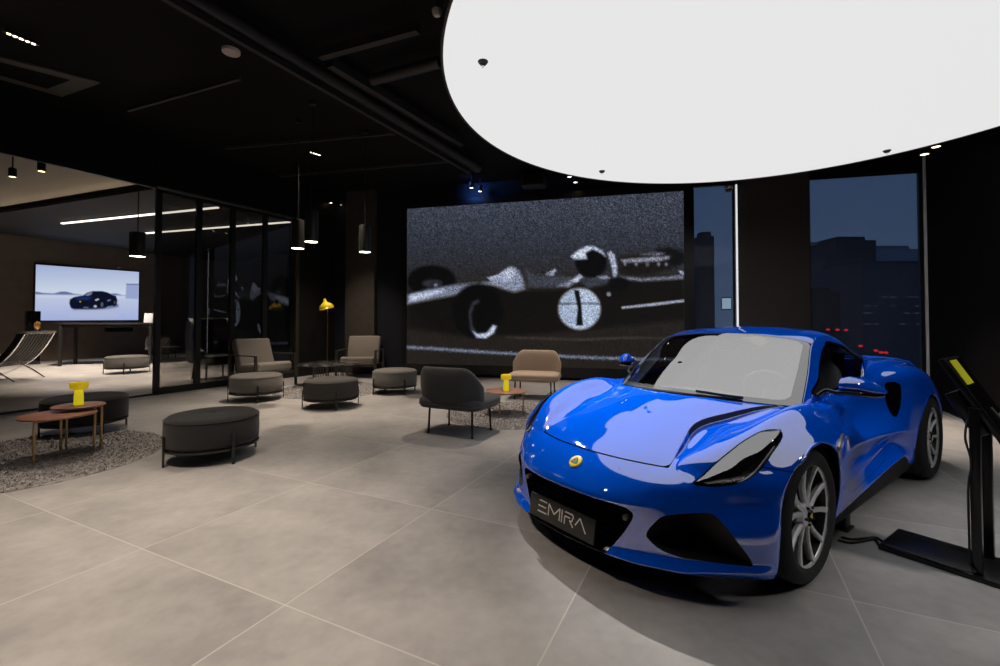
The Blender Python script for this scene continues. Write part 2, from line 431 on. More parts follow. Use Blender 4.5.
# ---- panels
G = .0022
hoodf = lambda p, q: min((q[0] - 6) * .08, (2 - q[1]) * .22, 1 if q[0] < 11.2 else -1)
hood = M.cut(hoodf, G)
M = M.cut(lambda p, q: -hoodf(p, q), -1e-4 if False else 0.)
M = M.cut(lambda p, q: max(-(q[0] - 6) * .08 - G, (q[1] - 2) * .22 - 1e-5, q[0] - 11.2))
hood.obj('hood', PAINT, car, both=True)
ventf = lambda p, q: min((q[1] - 2) * .1, (2.9 - q[1]) * .1, (q[0] - 7.55) * .1, (10.45 - q[0]) * .1)
vent = M.cut(ventf); M = M.cut(lambda p, q: -ventf(p, q))
door_poly = smooth2([(-.66,.86),(-.63,.74),(-.60,.56),(-.61,.40),(-.66,.31),(-.80,.285),(-1.2,.315),(-1.5,.345),(-1.60,.40),(-1.64,.55),(-1.66,.72),(-1.68,.90),(-1.66,1.0),(-1.2,1.0),(-.7,1.0)], 5)
dr = sdf(door_poly); drf = lambda p, q: dr(p.x, p.z) if p.y > .6 else -.06
door = M.cut(drf, .0008); M = M.cut(lambda p, q: -drf(p, q), .0008)
skirtf = lambda p, q: min((q[1] - 11) * .1, (q[0] - 9) * .1)
skirt = M.cut(skirtf); M = M.cut(lambda p, q: -skirtf(p, q))
bumpf = lambda p, q: (6 - q[0]) * .08 - (0 if 2 < q[1] < 6.6 else G)
fendf = lambda p, q: (q[0] - 6) * .08 - (0 if 2 < q[1] < 6.6 else G)
bumper = M.cut(bumpf); M = M.cut(fendf)
splitx = lambda p, q: (12 - q[0])
fender = M.cut(lambda p, q: p.x + 1.25); quarter = M.cut(lambda p, q: -1.25 - p.x)
bumper.obj('front_bumper', PAINT, car, both=True)
quarter_o = quarter.obj('rear_quarter', PAINT, car, both=True)
for sd in (1, -1):
    fender.obj('front_fender', PAINT, car, side=sd)
    d_ = door.obj('door', PAINT, car, side=sd)
    vent.obj('hood_vent', BLK, car, side=sd)
    skirt.obj('side_skirt', mat('skirt_black', (.005, .005, .0055), rough=.6, spec=.15), car, side=sd)
lowlip.obj('front_splitter', BLKG, car, both=True)
tag(car.children[0] if False else d_)
# ---- recessed liners behind openings
def liner(poly, axes, depth, shrink, name, m, sides=(1, -1), back=True, tilt=(0, 0, 0)):
    """poly in the projection plane -> ring on the body -> pushed inwards"""
    ring = []
    for a, b in poly:
        if axes == 'yz': h = BV.ray_cast(V3(2, a, b), V3(-1, 0, 0))[0]
        elif axes == 'xz': h = BV.ray_cast(V3(a, 2, b), V3(0, -1, 0))[0]
        else: h = BV.ray_cast(V3(a, b, 2), V3(0, 0, -1))[0]
        if h: ring.append(h)
    cen = sum(ring, Vector()) / len(ring); dirv = {'yz': V3(-1, 0, 0), 'xz': V3(0, -1, 0), 'xy': V3(0, 0, -1)}[axes]
    for sd in sides:
        rows = []
        for t in (0, .02, 1):
            rw = []
            for p in ring:
                q = p.lerp(cen, shrink * t) + dirv * depth * t + V3(*tilt) * t
                if t == 1: # flatten the back
                    ax = 'x' if axes == 'yz' else 'y' if axes == 'xz' else 'z'
                    q = q.copy(); setattr(q, ax, getattr(cen, ax) + getattr(dirv, ax) * depth)
                rw.append(V3(q.x, q.y * sd, q.z))
            rows.append(rw)
        b = MB().grid(rows, closed_v=True)
        if back:
            n = len(ring); b.f.append(tuple(2 * n + k for k in range(n)))
        b.build(name, m, car, angle=30)
    return ring
liner(SI, 'yz', .16, .12, 'corner_intake', BLK)
liner(IN, 'xz', .16, .15, 'side_intake', BLKG, tilt=(-.05, 0, 0))
# bright blade standing in each side intake
for sd in (1, -1):
    MB().tube([V3(-2.00, .815 * sd, .80), V3(-2.01, .815 * sd, .70), V3(-1.98, .815 * sd, .60)], .009, 8).build('intake_blade', ALLOY, car)
# ---- headlights: smoked bowl with lamp modules under a clear lens
LENS = glass('headlight_lens', (.80, .80, .82), ior=4.2)
hring = []
for (x, y) in HLs:
    h = BV.ray_cast(V3(x, y, 2), V3(0, 0, -1))[0]
    if h: hring.append(h)
LOW = [V3(a, b_, 0) for a, b_ in HL[:10]]; UPP = [V3(a, b_, 0) for a, b_ in HL[10:]] + [V3(*HL[0], 0)]; UPP.insert(0, V3(*HL[9], 0))
def pdist(p, line):
    best = 1e9
    for a, b_ in zip(line, line[1:]):
        d = b_ - a; t = max(0, min(1, ((p.x - a.x) * d.x + (p.y - a.y) * d.y) / max(d.x * d.x + d.y * d.y, 1e-9))); best = min(best, hypot(p.x - a.x - d.x * t, p.y - a.y - d.y * t))
    return best
for sd in (1, -1):
    hl_o = MB(); cen = sum(hring, Vector()) / len(hring)
    rows = []
    for t, dn in ((0, 0.), (.06, .028), (.3, .065), (.7, .085), (1., .09)):
        rows.append([(lambda q: V3(q.x - .01 * t, q.y * sd, q.z))(p.lerp(cen, t * .999) - V3(.4, .25, .9) * dn) for p in hring])
    hl_o.grid(rows, closed_v=True)
    bowl = hl_o.build('headlight', BLK, car, angle=40)
    lm = MB(); lm.f = list(lens.f) if sd > 0 else [f[::-1] for f in lens.f]
    for p, n in zip(lens.p, lens.n):
        dl, du = pdist(p, LOW), pdist(p, UPP); t = dl / max(dl + du, 1e-6); bl = .040 * (1 - (1 - t) ** 5) * (1 - t)
        w = p + n * bl; lm.v.append(V3(w.x, w.y * sd, w.z))
    lm.build('headlight_lens', LENS, bowl, fix=False, angle=80)
    # DRL blade along the outer edge and three projector modules
    path = [(707,481.5),(730,480),(744,475.5),(755,467),(765,455),(775,441.5)]
    pts = []
    for u, v in path:
        h = hit(u, v)
        if h: h = h - V3(.3, .2, .9) * .035; pts.append(V3(h.x, h.y * sd, h.z))
    MB().tube(crom(pts, 5), .007, 8).build('daylight_strip', mat('lamp_clear', (.35, .35, .36), rough=.15, metal=.6), bowl)
    for (u, v) in ((718, 477.5), (731, 475), (741.5, 470)):
        h = hit(u, v)
        if h:
            h = h - V3(.3, .2, .9) * .05; c = V3(h.x, h.y * sd, h.z); dv = V3(.85, .12 * sd, .35).normalized()
            pm = MB().cyl(c - dv * .03, c + dv * .012, .02, 16)
            o_ = pm.build('lamp_module', ALLOYD, bowl); MB().ball(c + dv * .010, (.016, .016, .016), 14, 8).build('lamp_lens', BLKG, o_) if False else None
# ---- nose: grille, number plate, badge
gr = MB()
rows = []
for z in [.06 + .02 * k for k in range(19)]:
    rows.append([V3(.80 - .55 * (y / .5) ** 2 * .3, y, z) for y in [(-.47 + .94 * k / 24) for k in range(25)]])
gr.grid(rows); g_o = gr.build('grille', mat('grille_black', (.0022, .0022, .0024), rough=.9, spec=.05), car)
bars = MB()
for z in [.10 + .035 * k for k in range(9)]:
    bars.tube([V3(.812 - .165 * (y / .5) ** 2, y, z) for y in [(-.43 + .86 * k / 14) for k in range(15)]], .004, 6)
bars.build('grille_bars', MATS['grille_black'], g_o)
for y in (.375, -.375):
    MB().lathe([(0, .012), (.012, .012), (.015, .008), (.015, -.02)], 18, M=Matrix.Rotation(radians(90), 3, 'Y').to_3x3(), c=(.83 - .05, y, .345)).build('parking_sensor', mat('sensor_grey', (.12, .11, .10), rough=.5), g_o)
# plate: centre (x .868, z .25)
PT_ = thing_part = None
pl = MB().rbox((0, 0, 0), (.012, .50, .125), .004, 2).build('number_plate', mat('plate_black', (.022, .022, .022), rough=.35), car, loc=(.872, .004, .248), rot=(0, radians(-8), 0))
def strokes(lines, w, d):
    b = MB()
    for (x0, y0), (x1, y1) in lines:
        L = hypot(x1 - x0, y1 - y0); ux, uy = (x1 - x0) / L, (y1 - y0) / L; nx, ny = -uy * w / 2, ux * w / 2
        q = [(x0 + nx, y0 + ny), (x0 - nx, y0 - ny), (x1 - nx, y1 - ny), (x1 + nx, y1 + ny)]
        b.prism(q, d)
    return b
# letter strokes drawn in a unit box, 0..1 wide, 0..1 high
EM = [[((.12,.96),(.95,.96)),((.0,.5),(.9,.5)),((.0,.04),(.98,.04))],
      [((.0,.0),(.0,.98)),((.0,.98),(.52,.32)),((.52,.32),(1.,.98)),((1.,.98),(1.,.0))],
      [((.5,.0),(.5,1.))],
      [((.0,.0),(.0,.62)),((.0,.62),(.60,.62)),((.0,.96),(.85,.96)),((.85,.96),(.95,.80)),((.95,.80),(.80,.42)),((.80,.42),(.55,.42)),((.55,.42),(.98,.0))],
      [((.0,.28),(.42,.96)),((.42,.96),(1.,.0))]]
xs = [-.175, -.088, .012, .040, .118]; ws = [.073, .088, .012, .066, .076]; L_ = []
for g, x0, w in zip(EM, xs, ws):
    for a, b in g: L_.append(((x0 + a[0] * w, (a[1] - .5) * .066 + .008), (x0 + b[0] * w, (b[1] - .5) * .066 + .008)))
Mp = Matrix(((0, 0, 1), (1, 0, 0), (0, 1, 0)))     # (x,y,z)->(out, along y, up)
lb = strokes(L_, .0065, .0015)
lb.v = [tuple(Mp @ Vector(p) + V3(.0062, 0, 0)) for p in lb.v]
lb.build('plate_lettering', mat('plate_silver', (.75, .73, .70), rough=.4), pl, smooth=False)
# badge
bh = BV.ray_cast(CAR_O, car_ray(576, 461.3)); bc = Vector(bh[0]); bc.y = 0
bn = Vector(bh[1]);  bn = bn if bn.z > 0 else -bn; bn = V3(bn.x, 0, bn.z).normalized()
bx = V3(0, 1, 0); by = bn.cross(bx)
Mb = Matrix((bx, by, bn)).transposed()
bd = MB().lathe([(0, .006), (.030, .006), (.038, .005), (.041, .001), (.041, -.004)], 28, M=Mb, c=bc).build('nose_badge', YEL, car)
tri = [(0, .020), (.012, .008), (.020, -.012), (.0, -.016), (-.020, -.012), (-.012, .008)]
up = -1 if by.z < 0 else 1
tb = MB().prism(crom([(x, y * up, 0) for x, y in [(a * 1.25, c * 1.25) for a, c in tri]], 5, True), .0015, M=Mb, c=bc + bn * .006)
tb.build('badge_shield', BGRN, bd)
lt = strokes([((-.011, -.006), (-.005, -.006)), ((-.011, -.006), (-.011, 0)), ((-.002, -.006), (.003, -.001)), ((.006, -.006), (.006, .000)), ((.009, -.006), (.012, -.001)), ((-.006, .006), (0, .012)), ((0, .012), (.006, .006))], .0022, .001)
lt.v = [tuple(Mb @ Vector((x, y * up, z)) + bc + bn * .0075) for x, y, z in lt.v]; lt.build('badge_lettering', YEL, bd, smooth=False)
# ---- greenhouse
cg = [
 [(-.15,0,.835),(-.22,.3,.828),(-.545,.692,.795),(-.60,.715,.797),(-.66,.735,.80)],
 [(-.56,0,1.055),(-.61,.3,1.039),(-.765,.648,.970),(-.80,.70,.915),(-.83,.73,.83)],
 [(-.97,0,1.235),(-.985,.3,1.219),(-1.02,.588,1.165),(-1.06,.665,1.04),(-1.08,.735,.845)],
 [(-1.35,0,1.28),(-1.35,.3,1.265),(-1.35,.572,1.21),(-1.35,.66,1.06),(-1.35,.732,.86)],
 [(-1.7,0,1.268),(-1.69,.28,1.25),(-1.67,.545,1.185),(-1.66,.64,1.055),(-1.65,.722,.885)],
 [(-2.05,0,1.215),(-2.03,.26,1.20),(-1.98,.505,1.125),(-1.94,.605,1.04),(-1.90,.70,.93)],
 [(-2.5,0,1.10),(-2.47,.24,1.09),(-2.38,.45,1.045),(-2.32,.55,1.01),(-2.22,.66,.965)],
 [(-3.0,0,.965),(-2.97,.22,.96),(-2.88,.40,.95),(-2.82,.48,.945),(-2.75,.58,.93)]]
CAN = sheet_from([[V3(*p) for p in r] for r in cg], 12, 12, [0, 0, .25, 0, 0, 0, 0, 0], lambda u: [0, 0, .5 * wt(u, -.1, 0, 2.0, 3.2), 0, 0])
CB = bvh_of(CAN)
wsf = lambda p, q: min((q[0] - .0) * .35, (2.0 - q[0]) * .35, (2.0 - q[1]) * .3)
frame = CAN.cut(wsf, .004)
def wsi(p, q):   # rounded inner outline of the clear area
    a, b, c = q[0] * .35 - .045, (1.93 - q[0]) * .35, (1.84 - q[1]) * .3
    r = .05; m = min(a, b)
    if m < r and c < r: return r - hypot(max(r - m, 0), max(r - c, 0))
    return min(m, c)
clear = frame.cut(wsi); rim = frame.cut(lambda p, q: -wsi(p, q))
ws_o = clear.obj('windscreen', WGLASS, car, both=True)
rim.obj('windscreen_border', mat('frit_black', (.01, .01, .01), rough=.3, coat=1., coat_rough=.01, coat_ior=3.0), ws_o, both=True)
rest_c = CAN.cut(lambda p, q: -wsf(p, q))
WIN = hits([(817.2,396),(818.3,377),(820.4,356),(824.2,345.8),(831.2,341.6),(842,342.2),(851.6,347),(857.7,354),(861.2,366),(860.6,376)], 'xz', CB)
print('WIN', [tuple(round(c, 2) for c in w) for w in WIN])
WIN = smooth2(WIN, 6)
wn = sdf(WIN); wnf = lambda p, q: wn(p.x, p.z) if q[1] > 2 else -.06
win = rest_c.cut(wnf, .012); trim = rest_c.cut(wnf).cut(lambda p, q: -wnf(p, q), -.012); rest_c = rest_c.cut(lambda p, q: -wnf(p, q))
rw = lambda p, q: min((q[0] - 5.1) * .4, (6.8 - q[0]) * .4, (1.7 - q[1]) * .3)
rear = rest_c.cut(rw); rest_c = rest_c.cut(lambda p, q: -rw(p, q))
rooff = lambda p, q: min((2 - q[1]) * .3, (q[0] - 1.9) * .4)
roof = rest_c.cut(rooff, .002); pillars = rest_c.cut(lambda p, q: -rooff(p, q), .002)
roof.obj('roof', PAINT, car, both=True)
rear.obj('rear_window', BLKG, car, both=True)
for sd in (1, -1):
    pillars.obj('roof_pillar', PAINT, car, side=sd)
    w_ = win.obj('side_window', SGLASS, car, side=sd); trim.obj('window_trim', BLKG, w_, side=sd)
# bright strip behind the door glass
for sd in (1, -1):
    pts = [hit(u, v, CB) for u, v in ((856.8, 349), (860.5, 356), (863, 367), (862.2, 377))]
    pts = [p + V3(0, .004, 0) for p in pts if p]
    MB().tube([V3(p.x, p.y * sd, p.z) for p in crom(pts, 4)], .006, 8).build('quarter_trim', CHROME, car)
for sd in (1, -1):
    pts = [hit(u, v) for u, v in ((842.2, 434), (839.5, 441), (837.5, 448), (838.5, 457))]
    pts = [p for p in pts if p]
    MB().tube([V3(p.x, p.y * sd + .003 * sd, p.z) for p in crom(pts, 4)], [.005 + .006 * sin(pi * k / (4 * (len(pts) - 1))) for k in range(4 * (len(pts) - 1) + 1)], 8).build('fender_blade', mat('blade_satin', (.5, .46, .42), rough=.3, metal=.8), car)
# ---- wipers
wp = [(628,382.5),(640,386),(660,389.5),(690,393),(716,397)]
for pix in ([(616,376.5),(630,382.2),(645,388)], [(697,394.2),(712,396.5),(728,399),(744,401)]):
    pts = []
    for u, v in pix:
        h = CB.ray_cast(CAR_O, car_ray(u, v - 1.5))[0]
        if h: pts.append(h + V3(.01, 0, .012))
    if len(pts) > 2: MB().tube(crom(pts, 4), .009, 8).build('wiper', BLK, car)
cow = MB().tube([V3(-.155 - .43 * (abs(y) / .66) ** 2.2, y, .838 - .035 * (abs(y) / .66) ** 2) for y in [-.64 + 1.28 * k / 30 for k in range(31)]], .011, 8)
cow.build('cowl_trim', BLK, car)
# ---- door mirrors
def mirror_shape(sd, mx_, mz_, my_):
    m = thing_p = MB(); rows = []
    # shell runs from inner end to the outer tip; sections are ellipses in the x-z plane
    for t, y, x, z, rx, rz in ((0, .835, -.72, .955, .02, .02), (.1, .845, -.735, .957, .06, .048), (.3, .88, -.765, .958, .09, .058), (.6, .94, -.82, .948, .088, .050), (.85, .99, -.875, .930, .065, .036), (1, 1.02, -.915, .918, .02, .012)):
        rows.append([V3(mx_ + x + rx * cos(2 * pi * k / 20), y * my_ * sd, mz_ + z + rz * sin(2 * pi * k / 20) * (1 if sin(2 * pi * k / 20) > 0 else .45)) for k in range(20)])
    m.grid(rows, closed_v=True); m.f += [tuple(range(20)), tuple(100 + k for k in range(20))]
    o = m.build('door_mirror', PAINT, car, angle=60)
    b = MB(); rows = []
    for y, x, z, rx, rz in ((.84, -.735, .933, .05, .018), (.88, -.765, .930, .082, .024), (.94, -.82, .922, .082, .024), (.99, -.875, .910, .06, .018), (1.012, -.905, .908, .02, .006)):
        rows.append([V3(mx_ + x + rx * cos(2 * pi * k / 16), y * my_ * sd, mz_ + z - .008 + rz * sin(2 * pi * k / 16)) for k in range(16)])
    b.grid(rows, closed_v=True); b.f += [tuple(range(16)), tuple(64 + k for k in range(16))]
    b.build('mirror_base', BLKG, o, angle=60)
    MB().tube(crom([V3(-.70, .725 * sd, .852), V3(-.73, .76 * sd, .885), V3(-.76 + mx_, .81 * sd * my_, .905 + mz_), V3(-.80 + mx_, .89 * sd * my_, .908 + mz_)], 5), [.014] * 16, 8).build('mirror_arm', BLKG, o)
    MB().ball((-.795 - .07 + mx_, .93 * sd * my_, .945 + mz_), (.01, .07, .042), 16, 8).build('mirror_glass', CHROME, o)
for sd in (1, -1): mirror_shape(sd, 0. if sd > 0 else -.03, -.03 if sd > 0 else .012, 1. if sd > 0 else .945)
# ---- wheels
def make_wheel(x, y, R, W, rimR):
    """axis along local y, outer face at +y"""
    w = bpy.data.objects.new('wheel', None); COL.objects.link(w); w.parent = car; w.location = (x, y, R)
    Ry = Matrix.Rotation(radians(-90), 3, 'X')   # lathe z -> +y
    hw = W / 2
    prof = [(rimR - .012, -hw + .01), (rimR, -hw + .004), (rimR + .02, -hw - .004), (R - .045, -hw - .006), (R - .015, -hw + .012), (R - .002, -hw + .035), (R, 0), (R - .002, hw - .035), (R - .015, hw - .012), (R - .045, hw + .006), (rimR + .02, hw + .004), (rimR, hw - .004), (rimR - .012, hw - .01)]
    t = MB().lathe(prof, 64, M=Ry).build('tyre', RUB, w, angle=50)
    gr_ = MB()
    for k in (-.06, -.02, .02, .06): gr_.lathe([(R + .0005, k - .004), (R + .0008, k), (R + .0005, k + .004)], 64, M=Ry)
    gr_.build('tread_groove', BLK, t)
    fw = hw - .006
    # barrel and lip
    MB().lathe([(rimR - .002, fw), (rimR + .004, fw + .002), (rimR + .004, fw - .008), (rimR - .012, fw - .012), (rimR - .018, fw - .02)], 64, M=Ry).build('rim_lip', ALLOY, w, angle=40)
    MB().lathe([(rimR - .018, fw - .02), (rimR - .03, fw - .10), (rimR - .035, -hw + .03), (rimR - .015, -hw + .012)], 64, M=Ry).build('rim_barrel', ALLOYD, w, angle=40)
    MB().lathe([(0, fw - .135), (.165, fw - .135), (.172, fw - .14), (.172, fw - .16), (0, fw - .16)], 40, M=Ry).build('brake_disc', mat('brake_steel', (.10, .10, .10), rough=.4, metal=.9), w)
    cal = MB(); cal.rbox((0, 0, 0), (.07, .09, .20), .02, 3); c_ = cal.build('brake_caliper', BLK, w, loc=(-.135, fw - .13, .02))
    # ten spokes in five pairs: wide at the rim, meeting at the hub
    sp = MB(); spk = MB()
    for k in range(5):
        a = radians(90 + 72 * k + 8)
        for s_ in (-1, 1):
            a0 = a + s_ * radians(7); a1 = a + s_ * radians(17.5)
            rows = []
            for t_, wd in ((0., .011), (.2, .0105), (.5, .0105), (.8, .012), (1., .016)):
                c = V3(.052 * cos(a0), 0, .052 * sin(a0)).lerp(V3((rimR - .016) * cos(a1), 0, (rimR - .016) * sin(a1)), t_)
                q = a1 + (a1 - a0) * .25; tn = V3(-sin(q), 0, cos(q)); dep = fw - .022 + (.012 * t_) - .010 * sin(pi * min(t_, 1))
                rows.append([c + tn * wd + V3(0, dep - .010, 0), c + tn * wd * .72 + V3(0, dep, 0), c - tn * wd * .72 + V3(0, dep, 0), c - tn * wd + V3(0, dep - .010, 0), c - tn * wd * .7 + V3(0, dep - .028, 0), c + tn * wd * .7 + V3(0, dep - .028, 0)])
            sp.grid(rows, closed_v=True)
    sp.build('spokes', ALLOY, w, angle=25)
    MB().lathe([(0, fw - .012), (.045, fw - .014), (.060, fw - .024), (.068, fw - .05), (.06, fw - .07)], 32, M=Ry).build('hub', ALLOY, w)
    cp = MB().lathe([(0, fw - .004), (.028, fw - .005), (.032, fw - .012)], 24, M=Ry).build('hub_cap', BLKG, w)
    MB().lathe([(0, fw - .002), (.017, fw - .0025), (.018, fw - .006)], 3, M=Ry).build('cap_shield', YEL, cp)
    for k in range(5):
        bl = MB(); q = radians(90 + 72 * k + 44); bl.cyl((.045 * cos(q), fw - .03, .045 * sin(q)), (.045 * cos(q), fw - .006, .045 * sin(q)), .008, 8); bl.build('wheel_bolt', ALLOYD, w)
    return w
WF = make_wheel(-.0, .93 - .12, .338, .245, .262); WF.rotation_euler = (0, 0, radians(0))
WR = make_wheel(-2.575, .945 - .135, .342, .285, .262)
for W_, y in ((WF, .81), (WR, .81)):
    c = dup(W_, parent=car); c.location = (W_.location.x, -y, W_.location.z); c.rotation_euler = (0, 0, pi)
for cx, r, x0, x1 in ((-.03, .374, -.38, .36), (-2.515, .387, -2.9, -2.12)):
    pts = []
    for a in range(-22, 204, 4):
        h = BV.ray_cast(V3(cx + r * cos(radians(a)), 2, .335 + r * sin(radians(a))), V3(0, -1, 0))[0]
        if h and h.y > .8: pts.append(h)
    for sd in (1, -1):
        MB().tube([V3(p.x, (p.y - .004) * sd, p.z) for p in pts], .0075, 8).build('arch_lip', PAINT, car, angle=60)
# ---- wheel wells, floor pan and tail
for cx, r, y1 in ((-.03, .385, .915), (-2.515, .40, .935)):
    for sd in (1, -1):
        b = MB(); rows = []
        for yy, rr in ((y1 - .012, r - .012), (y1 - .03, r - .002), (.64, r - .02), (.62, .02)):
            rows.append([V3(cx + rr * cos(radians(a)), yy * sd, .335 + rr * sin(radians(a))) for a in range(-35, 216, 10)])
        b.grid(rows); b.build('wheel_well', mat('well_black', (.006, .006, .006), rough=.8), car, angle=40)
fp = MB(); fp.prism([(.50, -.76), (.64, -.60), (.74, -.42), (.82, 0), (.74, .42), (.64, .60), (.50, .76), (.40, .80), (.38, .50), (-.45, .50), (-.5, .85), (-2.0, .85), (-2.05, .5), (-2.95, .5), (-3.3, .7), (-3.3, -.7), (-2.95, -.5), (-2.05, -.5), (-2.0, -.85), (-.5, -.85), (-.45, -.50), (.38, -.50), (.40, -.80)], .05, c=(0, 0, .115))
fp.build('floor_pan', BLK, car)
tl = MB().tube([V3(-3.435, y, .82 - .02 * abs(y)) for y in (-.62, -.4, 0, .4, .62)], .02, 8).build('tail_light', mat('tail_red', (.35, .01, .01), rough=.2), car)
MB().grid([[V3(-3.40, y, z) for y in (-.6, -.3, 0, .3, .6)] for z in (.2, .3, .42)]).build('rear_diffuser', BLK, car)
# ---- cabin
INT = mat('cabin_black', (.015, .015, .016), rough=.6)
LEA = mat('seat_leather', (.50, .50, .50), rough=.5, bump=(120, .1))
tub = MB(); rows = []
for z, yy in ((.82, .69), (.55, .69), (.24, .66)):
    zf = min(z, .70)
    rows.append([V3(-.42, -yy * .9, zf), V3(-.62, -yy, z * .96), V3(-1.2, -yy, z), V3(-1.75, -yy, z), V3(-1.9, -yy * .8, z), V3(-1.9, 0, z), V3(-1.9, yy * .8, z), V3(-1.75, yy, z), V3(-1.2, yy, z), V3(-.62, yy, z * .96), V3(-.42, yy * .9, zf)])
tub.grid(rows, closed_v=True); tub.f.append(tuple(22 + k for k in range(11))); tub.build('cabin_tub', INT, car, angle=30)
MB().prism([(-1.92, 0), (-1.80, .5), (-1.86, 1.0), (-2.0, 1.05)], 1.0, M=Matrix(((1, 0, 0), (0, 0, 1), (0, 1, 0))), c=(0, -.5, 0)).build('rear_bulkhead', INT, car)
roof.obj('headlining', INT, car, both=True, inset=.014)
for sd in (1, -1): pillars.obj('pillar_trim', INT, car, side=sd, inset=.014)
MB().rbox((-.93, 0, 1.135), (.03, .22, .065), .012, 3).build('rear_view_mirror', INT, car); MB().tube([V3(-.93, 0, 1.16), V3(-.95, 0, 1.22)], .01, 8).build('mirror_stem', INT, car)
da = MB(); rows = []
for x, z in ((-.33, .76), (-.48, .785), (-.66, .80), (-.76, .785), (-.79, .72), (-.70, .56), (-.6, .4)):
    rows.append([V3(x, y, z + (.012 * cos(6 * y) if z > .7 else 0)) for y in [-.56 + 1.12 * k / 16 for k in range(17)]])
da.grid(rows).build('dashboard', mat('dash_grey', (.10, .10, .105), rough=.55), car, angle=50)
MB().rbox((-.86, 0, .50), (.30, .22, .16), .03).build('centre_console', INT, car)
st = MB(); c = V3(-.90, .36, .80); ax = V3(-.94, 0, .34).normalized(); ux = V3(0, 1, 0); uz = ax.cross(ux)
st.tube([c + (ux * cos(q) + uz * sin(q)) * (.178 if abs(sin(q)) < .8 else .172) for q in [2 * pi * k / 40 for k in range(40)]], .016, 10, closed=True)
sw = st.build('steering_wheel', mat('wheel_leather', (.16, .16, .165), rough=.45), car)
s2 = MB().ball(c - ax * .01, (.05, .06, .055), 16, 10)
for q in (0, pi, -pi / 2): s2.tube([c, c + (ux * cos(q) + uz * sin(q)) * .17], .014, 8)
s2.cyl(c, c - ax * .25, .03, 12); s2.build('steering_boss', INT, sw)
for sd in (1, -1):
    y = .36 * sd
    def sec(path, wd, th, nm, par):
        b = MB(); rows = []
        for k, (x, z, w, t, ang) in enumerate(path):
            nx, nz = cos(ang), sin(ang); rw = []
            for q in range(24):
                a = 2 * pi * q / 24; cy = abs(cos(a)) ** .6 * (1 if cos(a) > 0 else -1); cz = abs(sin(a)) ** .7 * (1 if sin(a) > 0 else -1)
                bol = t * (1 + .5 * (abs(cy) ** 3))
                rw.append(V3(x + nx * bol * cz, y + w * cy, z + nz * bol * cz))
            rows.append(rw)
        b.grid(rows, closed_v=True); b.f += [tuple(range(24)), tuple((len(path) - 1) * 24 + k for k in range(24))]
        return b.build(nm, LEA, par, angle=50)
    seat = sec([(-1.62, .50, .20, .05, 0.2), (-1.60, .62, .25, .07, .25), (-1.65, .78, .24, .065, .25), (-1.70, .93, .19, .055, .2), (-1.73, 1.02, .12, .045, .15), (-1.75, 1.10, .11, .04, .1), (-1.75, 1.13, .07, .02, .1)], 0, 0, 'seat', car)
    sec([(-1.55, .42, .22, .06, 1.5), (-1.3, .44, .25, .07, 1.45), (-1.1, .47, .25, .07, 1.5), (-1.02, .46, .22, .04, 1.2)], 0, 0, 'seat_cushion', seat)
# ================================================================== ROOM SHELL
CEIL = 4.6
BKD = Vector((-1810 / 454, 1, 0)).normalized()      # along the back wall (towards the left)
BKP = on_z(485, 377)
PRD = Vector((236 / 454, 1, 0)).normalized()        # along the glass partition (away from us)
PRP = on_z(154, 395)
RWP = on_z(950, 416)
TVP = on_z(95, 358)
BKN = Vector((-BKD.y, BKD.x, 0)); BKN = BKN if BKN.y < 0 else -BKN      # towards the room
PRN = Vector((PRD.y, -PRD.x, 0))                                       # towards the lounge
def on_wall(u, v, P, D, off=0., N=None):
    """point of the vertical plane (P + off*N, D) seen at pixel u,v"""
    r = ray(u, v); Q = P + (N * off if N is not None else Vector()); 
    det = r[0] * -D.y + D.x * r[1]; t = (Q.x * -D.y + D.x * Q.y) / det
    return Vector((r[0] * t, r[1] * t, CAMH + r[2] * t))
def wcol(u, P, D, z): p = on_wall(u, 330, P, D); return Vector((p.x, p.y, z))
def along(P, Q): return Vector((Q.x - P.x, Q.y - P.y, 0))
def slab(a, b, z0, z1, th, N, off=0.):
    """upright slab from a to b (xy), its face on the N side at off, thickness going away from N"""
    m = MB(); vs = []
    for z in (z0, z1):
        for p, k in ((a, off), (b, off), (b, off - th), (a, off - th)): vs.append(Vector((p.x, p.y, 0)) + N * k + Vector((0, 0, z)))
    return m.add(vs, [(0, 1, 2, 3), (4, 5, 6, 7), (0, 1, 5, 4), (1, 2, 6, 5), (2, 3, 7, 6), (3, 0, 4, 7)])
def structure(o, label=None): o['kind'] = 'structure'; return o
def vslab(a, b, z0, z1, th, N, off, name, m, parent=None): return slab(a, b, z0, z1, th, N, off).build(name, m, parent, smooth=False)
